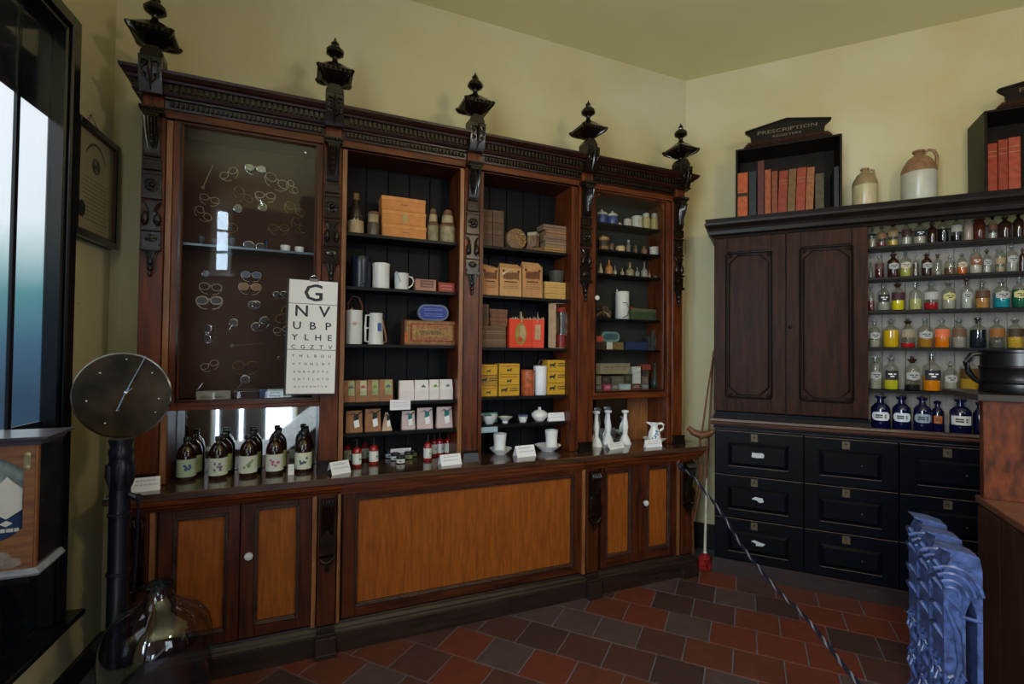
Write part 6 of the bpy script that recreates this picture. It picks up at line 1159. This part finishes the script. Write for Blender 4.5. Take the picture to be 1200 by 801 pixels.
# ------------------------------------------------------------------ column scale with round dial
sp=Vector((-.642,2.44,0)); dv=Vector((sp.x,sp.y,0)).normalized(); ra=math.atan2(dv.y,dv.x)-PI/2
S=thing('column_scale',sp,'black cast-iron weighing column with a large dark round dial','scale',None,0)
zD=onP(140,462,sp,dv).z; zT=onP(137,514,sp,dv).z; rc=.035
m_=MB(); m_.lathe([(.088,0),(.088,.02),(.080,.035),(.070,.05),(.060,.12),(.048,.16),(rc,.18),(rc,zT-.19)],24); m_.build('column',IRON,S)
m_=MB(); m_.lathe([(rc,zT-.20),(rc*1.12,zT-.18),(rc*1.20,zT-.10),(rc*1.05,zT-.085),(rc*1.10,zT-.075),(rc*1.22,zT-.05),(rc*1.0,zT-.03),(rc*1.18,zT-.01),(rc*1.18,zT+.0)],24)
for k in range(8):
    a=k*PI/4; m_.tube([(rc*1.2*math.cos(a),rc*1.2*math.sin(a),zT-.10),(rc*1.22*math.cos(a),rc*1.22*math.sin(a),zT-.15),(rc*1.05*math.cos(a),rc*1.05*math.sin(a),zT-.19)],[.008,.010,.003],5)
m_.build('leaf_capital',IRON,S)
for z in (zT-.30,.62): MB().lathe([(rc,z-.008),(rc*1.15,z-.005),(rc*1.15,z+.005),(rc,z+.008)],20).build('ring_collar',IRON,S)
m_=MB(); m_.tube([(rc,-.02,zT-.22),(rc*1.9,-.035,zT-.235),(rc*2.1,-.04,zT-.23)],[.010,.012,.016],7); m_.build('weight_arm',IRON,S); MB().tube([(rc*2.05,-.04,zT-.23),(rc*1.95,-.05,zT-.5),(rc*1.75,-.04,.55)],.005,6).build('side_rod',IRON,S)
# dial faces the room
fa=math.radians(-6)
Dm=Matrix.Rotation(fa,4,'Z')
rD=.163; d_=MB(); d_.lathe([(rD,0),(rD*1.012,.006),(rD*1.0,.016),(rD*.97,.016)],48,(0,-.02,0),axis='y'); dl=d_.build('dial',mat('tarnished_brass_dial',(.050,.030,.009),.32,0,noise=.9,nscale=11,spec=.4),S); dl.location=(.014,-.01,zD); dl.rotation_euler=(0,0,fa)
MB().ring((0,-.030,0),rD*1.008,.005,'xz',48).build('rim',mat('worn_steel_rim',(.22,.22,.20),.3,1),dl)
c0=(.022,-.046,.003); tipx,tipz=(.078,.143)
def dialx(px,py):
    n_=Vector((math.sin(fa),-math.cos(fa),0)); p=onP(px,py,sp+Vector((.014,-.01,0))+n_*.04,n_); l=p-(sp+Vector((.014,-.01,zD))); return (l.x*math.cos(fa)+l.y*math.sin(fa),-.046,l.z)
A_,B_,C_2=dialx(172,416.5),dialx(148,460),dialx(138,481)
MB().tube([A_,B_,C_2],[.0015,.0035,.003],6).build('pointer',STEEL,dl); m_=MB(); m_.lathe([(.010,0),(.008,.006),(.003,.010)],10,(B_[0],-.040,B_[2]),axis='y'); m_.lathe([(.007,0),(.005,.005),(.002,.007)],10,(C_2[0],-.040,C_2[2]),axis='y'); m_.tube([B_,(B_[0]+.022,-.045,B_[2]+.018)],.0025,5); m_.build('pointer_hub',STEEL,dl)
for px,py in ((101,470),(123,496),(148,421),(182,483),(178,437),(186,467),(117,437)): q=dialx(px,py); MB().lathe([(.005,0),(.004,.004),(.001,.006)],8,(q[0],-.036,q[2]),axis='y').build('dial_screw',STEEL,dl)
# ------------------------------------------------------------------ glass carboy
cp=Vector((-.462,2.235,0)); Rc=.178; zt_=onP(195,680,cp,Vector((cp.x,cp.y,0)).normalized()).z
K=thing('glass_carboy',cp,'big clear glass carboy standing on the floor before the left doors','carboy')
CG=glassy('carboy_glass',(.60,.64,.74),1.95,.03,(.85,.92,1))
def cpf(k,dz): return [(Rc*.90*k,0.0+dz),(Rc*k,.03+dz),(Rc*k,zt_-.245),(Rc*.985*k,zt_-.20),(Rc*.90*k,zt_-.150),(Rc*.72*k,zt_-.110),(Rc*.46*k,zt_-.085),(Rc*.29*k,zt_-.060),(Rc*.23*k,zt_-.035),(Rc*.22*k,zt_-.02)]
MB().lathe(cpf(1,0),48).build('glass_body',CG,K)
MB().lathe([(Rc*.22,zt_-.024),(Rc*.275,zt_-.020),(Rc*.28,zt_-.004),(Rc*.24,zt_),(Rc*.20,zt_-.002),(Rc*.19,zt_-.02)],28).build('thick_lip',glassy('lip_glass',(.45,.55,.55),1.9,.05,(.8,.95,1)),K)
# ------------------------------------------------------------------ small glass-fronted wall cabinet, lower left
bx0=lw(.95,0,0)
YF=2.016; xr_=onY(44,590,YF).x; zb=onY(44,671,YF).z; zt2=onY(44,512,YF).z; xl_=-1.02
WB_=thing('glazed_wall_cabinet',(xr_,YF+.17,zb),'small oak cabinet with serpentine glass door and brass escutcheon by the window','cabinet')
OAK=mat('faded_oak',(.30,.135,.065),.4,col2=(.16,.065,.035),nscale=8,stretch=H_,coat=.3); w_=xl_-xr_
hC=zt2-zb; xb=-1.03-xr_+.03
m_=MB(); m_.box(xb,-.001,-.155,0,.018,hC-.02); m_.build('case_body',BLACKGL,WB_)
def serp(k,zc,amp): return zc+amp*math.sin(k)
x0,x1=xb,0; gx0,gx1=xb+.03,-.034; z0g,z1g=.125,hC-.085
# door frame with serpentine opening, built as a strip around the glass
m_=MB(); N_=16; top=[];bot=[]
for k in range(N_+1):
    u=k/N_; x=gx0+(gx1-gx0)*u; e=max(0,1-abs(u-.5)*2); c=.040*(math.sin(min(1,e*1.6)*PI/2)); top.append((x,z1g-.015+c*.9)); bot.append((x,z0g+.020-c*.9))
for k in range(N_):
    (a1,b1),(a2,b2)=top[k],top[k+1]; m_.prism([(a1,b1),(a2,b2),(a2,hC-.022),(a1,hC-.022)],-.172,-.155,'y')
    (a1,b1),(a2,b2)=bot[k],bot[k+1]; m_.prism([(a1,.02),(a2,.02),(a2,b2),(a1,b1)],-.172,-.155,'y')
m_.box(xb,gx0,-.172,-.155,.02,hC-.022); m_.box(gx1,-.001,-.172,-.155,.02,hC-.022); D=m_.build('door',OAK,WB_)
MB().lathe([(.004,.02),(.004,hC-.022)],8,(-.004,-.170,0)).build('worn_door_edge',STRIP,D)
MB().box(gx0,gx1,-.162,-.160,z0g-.04,z1g+.05).build('glass_pane',PANE,D)
MB().box(gx0,gx1,-.156,-.1555,z0g-.04,z1g+.05).build('blue_printed_back',flat((.03,.07,.20),.4,noise=.3,nscale=40),WB_)
MB().box(gx0,gx1,-.1575,-.156,(z0g+z1g)/2+.03,z1g+.05).build('silvered_upper_back',flat((.34,.42,.42),.35,noise=.5,nscale=30),WB_)
hx=-.078; WP=flat((.78,.78,.78),.4,noise=.02); m_=MB(); m_.prism([(hx-.038,z0g+.075),(hx,z0g+.048),(hx+.038,z0g+.075),(hx+.038,z1g-.075),(hx+.012,z1g-.050),(hx,z1g-.035),(hx-.012,z1g-.050),(hx-.038,z1g-.075)],-.1605,-.1585,'y'); m_.build('white_plaque',WP,WB_)
MB().prism([(hx-.10,z0g+.02),(hx-.065,z0g+.05),(hx-.065,z1g-.10),(hx-.10,z1g-.06),(hx-.13,z1g-.06),(hx-.13,z0g+.02)],-.1605,-.1585,'y').build('white_plaque',WP,WB_)
m_=MB(); m_.prism([(hx-.016,z0g+.034),(hx,z0g+.025),(hx+.016,z0g+.034),(hx,z0g+.044)],-.1605,-.1585,'y'); m_.build('white_diamond',WP,WB_); greek(WB_,'lettering',hx-.05,hx+.032,-.1585,z0g+.006,z0g+.020,1,WP,.8,4)
m_=MB(); m_.lathe([(.0085,0),(.008,.003),(.003,.004)],12,(-.026,-.172,hC-.052),axis='y'); m_.box(-.034,-.018,-.1745,-.172,hC-.092,hC-.052); m_.lathe([(.0085,0),(.008,.003),(.003,.004)],12,(-.026,-.172,hC-.092),axis='y'); m_.build('brass_escutcheon',mat('bright_brass',(.55,.48,.28),.3,.9),D)
m_=MB(); m_.prism([(-.105,.062),(-.098,.030),(-.055,.026),(-.048,.030),(-.034,.034),(-.038,.052),(-.058,.058),(-.066,.074),(-.082,.078),(-.094,.068)],-.1745,-.172,'y'); m_.build('worn_transfer',flat((.34,.30,.28),.5,noise=.4,nscale=60),D)
GRY=mat('blue_grey_painted_edge',(.30,.36,.50),.35,noise=.3,nscale=12)
m_=MB(); m_.mould([(0,-.004),(.012,-.002),(.016,.006),(.010,.012),(.006,.020),(0,.020)],xb,0,-.172,0); m_.build('base_moulding',mat('worn_oak_ledge',(.36,.40,.52),.35,noise=.4,nscale=14,coat=.4),WB_)
m_=MB(); m_.mould([(0,hC-.022),(.006,hC-.022),(.012,hC-.010),(.030,hC-.002),(.034,hC+.006),(0,hC+.006)],xb,0,-.172,0); m_.box(xb,0,-.172,0,hC-.02,hC+.005); m_.build('cornice',mat('worn_dark_ledge',(.13,.12,.16),.3,noise=.4,nscale=14,coat=.4),WB_)
MB().box(xb,-.02,-.16,0,-.030,-.004).build('under_rail',BLACKGL,WB_)
for q0,q1 in ((xb,xb+.05),(-.10,-.06)): MB().prism([(-.172,-.030),(0,-.030),(0,-.20),(-.05,-.19)],q0,q1,'x').build('wall_bracket',BLACKGL,WB_)
MB().box(xb-.03,xb+.02,-.16,.0,-.2,hC-.03).build('wall_batten',BLACKGL,WB_)
p=onZ(18,489,zb+hC+.006); B=thing('oval_tray',(p.x,YF+.09,zb+hC+.006),'dark oval dish with brass scroll handles on top of the small cabinet','tray')
m_=MB(); m_.lathe([(.030,.004),(.062,.010),(.070,.020),(.066,.020),(.03,.008)],24,sx=1.1,sy=.8); m_.build('dish',BLACKGL,B)
for sg in (-1,1): MB().tube([(sg*.070,0,.016),(sg*.088,-.004,.024),(sg*.098,-.010,.012),(sg*.112,-.012,.004)],[.004,.006,.005,.004],6).build('handle',BRASS,B)
MB().lathe([(.028,0),(.030,.004),(.012,.005)],16).build('foot',BRASS,B)
# ------------------------------------------------------------------ crutch and mop in the corner
fp=onZ(826,667,0)
W0=Vector((fp.x,fp.y,0)); vn=Vector((W0.x,W0.y,0)).normalized(); sd=Vector((vn.y,-vn.x,0))
def atP(px,py,off=0): return onP(px,py,W0+vn*off,vn)
B=thing('red_mop',W0,'long pole with red cloth mop head standing in the corner','mop'); L_=lambda v:tuple(v-W0)
t0,t1,t2=atP(836,412,.22),atP(828,560,.08),atP(826,648,0)
m_=MB(); m_.tube([L_(t0),L_(t1)],.008,7); m_.build('brown_pole',flat((.20,.10,.06),.4),B); MB().tube([L_(t1),L_(t2)],[.007,.010],8).build('pale_lower_pole',flat((.52,.50,.42),.4),B); MB().lathe([(.011,0),(.015,.006),(.015,.028),(.010,.045)],10,(0,0,t2.z-.03)).build('white_socket',ENAMEL,B)
MB().tube([L_(t0),(L_(t0)[0]+.002,L_(t0)[1],L_(t0)[2]+.015),(L_(t0)[0]+.014,L_(t0)[1],L_(t0)[2]+.018)],.003,5).build('hook',STEEL,B)
m_=MB(); rr=random.Random(4)
for k in range(22):
    a=2*PI*k/22; q=.030+.012*rr.random(); m_.tube([(.008*math.cos(a),.008*math.sin(a),.115),(q*math.cos(a),q*math.sin(a)*.7,.08),(q*1.2*math.cos(a),q*1.1*math.sin(a)*.7,.035),(q*1.25*math.cos(a),q*math.sin(a)*.7,.006)],[.007,.011,.011,.007],6)
tag(m_.build('red_cloth_head',flat((.30,.012,.015),.8,noise=.6),B),kind='stuff')
W2_=W0+vn*(-.06)+sd*-.01; B=thing('wooden_crutch',(W2_.x,W2_.y,0),'old wooden crutch with curved saddle top leaning between dresser and chest','crutch'); L2=lambda v:tuple(v-Vector((W2_.x,W2_.y,0)))
def aC(px,py,o=.0): return onP(px,py,W2_+vn*o,vn)
CW=flat((.16,.062,.03),.4,noise=.4,name='crutch_wood')
m_=MB(); m_.tube([L2(aC(806.5,500.5)),L2(aC(812,506)),L2(aC(822,510)),L2(aC(831,508)),L2(aC(836,505))],[.016,.024,.028,.024,.016],8,flat_=1.0); m_.build('saddle',CW,B)
m_=MB(); m_.tube([L2(aC(820,514)),L2(aC(821,535)),L2(aC(820,556)),L2(aC(815,580)),L2(aC(811,600,.0)),L2(aC(812,640)),L2(aC(812,664))],[.008,.008,.008,.008,.009,.010,.010],7); m_.build('left_shaft',CW,B)
MB().tube([L2(aC(829,513)),L2(aC(827,540)),L2(aC(823,560)),L2(aC(817,590)),L2(aC(813,610))],.007,7).build('right_shaft',CW,B)
MB().tube([L2(aC(822,510,.02)),L2(aC(829,460,.12)),L2(aC(835.5,418,.2))],[.007,.006,.005],6).build('upper_rod',CW,B)
# ------------------------------------------------------------------ rope across the corner
rp_=[(797,545,3.30),(803,551,3.22),(812,558,3.12),(828,578,2.95),(845,600,2.80),(868,637,2.55),(895,672,2.30),(920,700,2.10),(945,724,1.90),(975,762,1.66),(1003,797,1.46),(1040,840,1.25)]
def atD(px,py,D_): d=ray(px,py); return EYE+d*D_
RPp=[atD(*q) for q in rp_]
fine=[]
for i in range(len(RPp)-1):
    p0=RPp[max(0,i-1)];p1=RPp[i];p2=RPp[i+1];p3=RPp[min(len(RPp)-1,i+2)]; n_=max(6,int((p2-p1).length/.012))
    for k in range(n_):
        t=k/n_; fine.append(.5*((2*p1)+(p2-p0)*t+(2*p0-5*p1+4*p2-p3)*t*t+(3*p1-p0-3*p2+p3)*t**3))
fine.append(RPp[-1])
RT=thing('barrier_rope',RPp[0],'dark blue and white barrier rope sagging from the dresser end across the chest','rope')
for j in range(3):
    P=[]
    for i,p in enumerate(fine):
        t=(fine[min(i+1,len(fine)-1)]-fine[max(0,i-1)]).normalized(); u=t.cross(Vector((0,0,1))).normalized(); v=t.cross(u); a=i*.62+j*2.094
        P.append(tuple(p+u*math.cos(a)*.0040+v*math.sin(a)*.0040-RPp[0]))
    MB().tube(P,.0036 if j==0 else .0046,6).build('rope_strand',flat((.22,.24,.30),.6) if j==0 else flat((.014,.017,.035),.5),RT)
m_=MB(); 
for k in range(3): m_.ring((.0+.004*k,-.004*k,-.012*k),.016,.0055,'xz' if k%2 else 'yz',12)
m_.build('knot',flat((.03,.035,.06),.5),RT)
# the post that takes the rope, just outside the picture
q_=RPp[-1]; PS=thing('rope_post',(q_.x,q_.y,0),'slim black rope post holding the near end of the barrier rope','post'); MB().lathe([(.14,0),(.14,.012),(.03,.03),(.014,.04),(.014,q_.z+.02),(.025,q_.z+.03),(.025,q_.z+.05),(.005,q_.z+.07)],20).build('post',IRON,PS)
# ------------------------------------------------------------------ ornate radiator (chest axes)
RDM=mat('daylight_blue_radiator',(.060,.100,.27),.36,noise=.7,nscale=45)  # blue daylight on the castings is put into this base colour
ra_=thing('cast_iron_radiator',chw(1.02,2.2,0),'ornate cast-iron radiator with scrolled relief and pale blue-grey paint','radiator',None,RA)
zR=.985; pit=.143
sec=MB(); wR=.078; dT=.052
sec.prism([(-wR/2,.10),(-wR/2,zR-.05),(-wR/2+.012,zR-.012),(-wR/2-.012,zR),(.0,zR-.004),(wR/2-.006,zR-.014),(wR/2,zR-.05),(wR/2,.10),(wR/2-.012,.06),(wR/2-.012,zR-.17),(wR/2-.024,zR-.13),(wR/2-.036,zR-.17),(wR/2-.036,.06)],-dT,dT*.4,'y')
sec.lathe([(.012,0),(.012,.10)],10,(-wR/2+.02,-dT*.3,0)); sec.lathe([(.012,0),(.012,.10)],10,(wR/2-.014,-dT*.3,0))
sec.prism([(-wR/2-.004,.10),(-wR/2-.008,zR-.06),(-wR/2+.01,zR-.02),(-wR/2+.030,zR-.05),(-wR/2+.030,.10)],-dT-.012,dT*.4+.010,'y')
yf=-dT-.012
for k in range(4): # fan of ribs at the top
    rr_=.018+.014*k; sec.tube([(-wR/2+.006+rr_*math.cos(t)*1.15,yf-.003,zR-.125+rr_*math.sin(t)*1.35) for t in [PI*.05+PI*.62*q/6 for q in range(7)]],.0055,6)
sec.tube([(-wR/2-.006,yf-.004,zR-.12),(-wR/2+.03,yf-.006,zR-.16),(wR/2-.05,yf,zR-.175),(wR/2-.004,yf+.012,zR-.185)],.005,6)
sec.tube([(-wR/2-.004,yf-.002,zR-.15),(-wR/2+.02,yf-.006,zR-.22),(-wR/2+.026,yf-.006,zR-.30),(-wR/2+.010,yf-.004,zR-.37)],[.005,.008,.008,.004],6)
for z in [zR-.36-.12*k for k in range(5)]:
    sec.ring((-wR/2+.016,yf-.002,z),.017,.005,'xz',10,sy=1.5); sec.tube([(-wR/2,yf-.002,z-.05),(-wR/2+.020,yf-.008,z-.03),(-wR/2+.034,yf-.004,z+.02),(-wR/2+.022,yf-.006,z+.05)],[.004,.007,.007,.003],6)
    for s_ in (-.030,.0,):
        sec.tube([(-wR/2-.006,s_-.015,z-.045),(-wR/2-.014,s_-.004,z-.01),(-wR/2-.012,s_+.010,z+.02),(-wR/2-.006,s_-.004,z+.05)],[.004,.008,.007,.003],6); sec.ring((-wR/2-.010,s_,z+.01),.012,.0045,'yz',9,sy=1.5)
for z in (zR-.07,zR-.12,zR-.19,zR-.25): sec.tube([(-wR/2-.002,-.055,z),(-wR/2-.016,-.03,z+.025),(-wR/2-.016,0,z+.02),(-wR/2-.006,.02,z-.01)],[.004,.008,.008,.004],6)
sec.lathe([(.020,-.085),(.020,.065)],12,(wR/2-.035,0,zR-.07),axis='y'); sec.lathe([(.020,-.085),(.020,.065)],12,(wR/2-.035,0,.13),axis='y')
sme=sec.data('radiator_section',RDM)
for k in range(3): obj('radiator_section',sme,ra_,0,(-.002+.004*k,-.143+.0+pit*k-.0,0))
# ------------------------------------------------------------------ shop counter at the right edge
ct=thing('shop_counter',chw(1.9,2.5,0),'dark wooden shop counter with upright reddish panel at the right edge','counter',None,RA)
def CO(): return MB((-1.9,2.5,0))
CWD=mat('counter_side_oak',(.060,.024,.012),.35,col2=(.022,.010,.006),nscale=5,stretch=(9,9,.7),bump=.1)
m_=CO(); m_.box(1.352,2.6,-3.5,-1.42,0,.905); m_.build('counter_body',CWD,ct); 
m_=CO(); m_.box(1.340,2.62,-3.52,-1.41,.905,.932); m_.build('counter_top',mat('red_counter_top',(.17,.065,.035),.3,col2=(.08,.03,.018),nscale=6,stretch=H_,coat=.3),ct,.003)
for k in range(9): CO().box(1.342,1.352,-1.64-.21*k,-1.432-.21*k,.06,.895).build('side_board',CWD,ct,.002)
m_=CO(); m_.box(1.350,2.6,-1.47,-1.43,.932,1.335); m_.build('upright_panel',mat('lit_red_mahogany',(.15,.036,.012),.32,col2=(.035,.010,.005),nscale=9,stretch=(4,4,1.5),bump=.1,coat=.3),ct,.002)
m_=CO(); m_.box(1.325,2.62,-1.50,-1.07,1.335,1.360); m_.build('raised_shelf',mat('dark_slate_board',(.05,.045,.042),.25,noise=.3,nscale=8),ct,.002)
m_=CO(); m_.box(2.2,2.24,-1.43,-1.09,.0,1.335); m_.build('shelf_support',CWD,ct)
s0,_=onT(1150,440,1.32); s1=s0+.27; MG=thing('black_tankard',chw((s0+s1)/2,1.30,1.360),'large ringed black pottery tankard with loop handle on the counter shelf','tankard',None,RA)
h=onT(1165,410,1.35)[1]-1.36; r=.135; BG=mat('gloss_black_pottery',(.004,.004,.006),.33,noise=.3,nscale=10)
MB().lathe([(r*.96,0),(r,.006),(r*.98,h*.22),(r*1.01,h*.24),(r*1.01,h*.30),(r*.97,h*.32),(r*.97,h*.55),(r*1.0,h*.57),(r*1.0,h*.62),(r*.96,h*.64),(r*.95,h*.93),(r*1.0,h*.95),(r*1.0,h),(r*.94,h)],40).build('tankard_body',BG,MG)
MB().tube([(-r*.93,0,h*.92),(-r*1.20,-.005,h*.90),(-r*1.36,-.01,h*.70),(-r*1.30,-.01,h*.48),(-r*1.12,-.005,h*.30),(-r*.95,0,h*.22)],[.009,.011,.012,.012,.011,.009],9).build('handle',BG,MG)
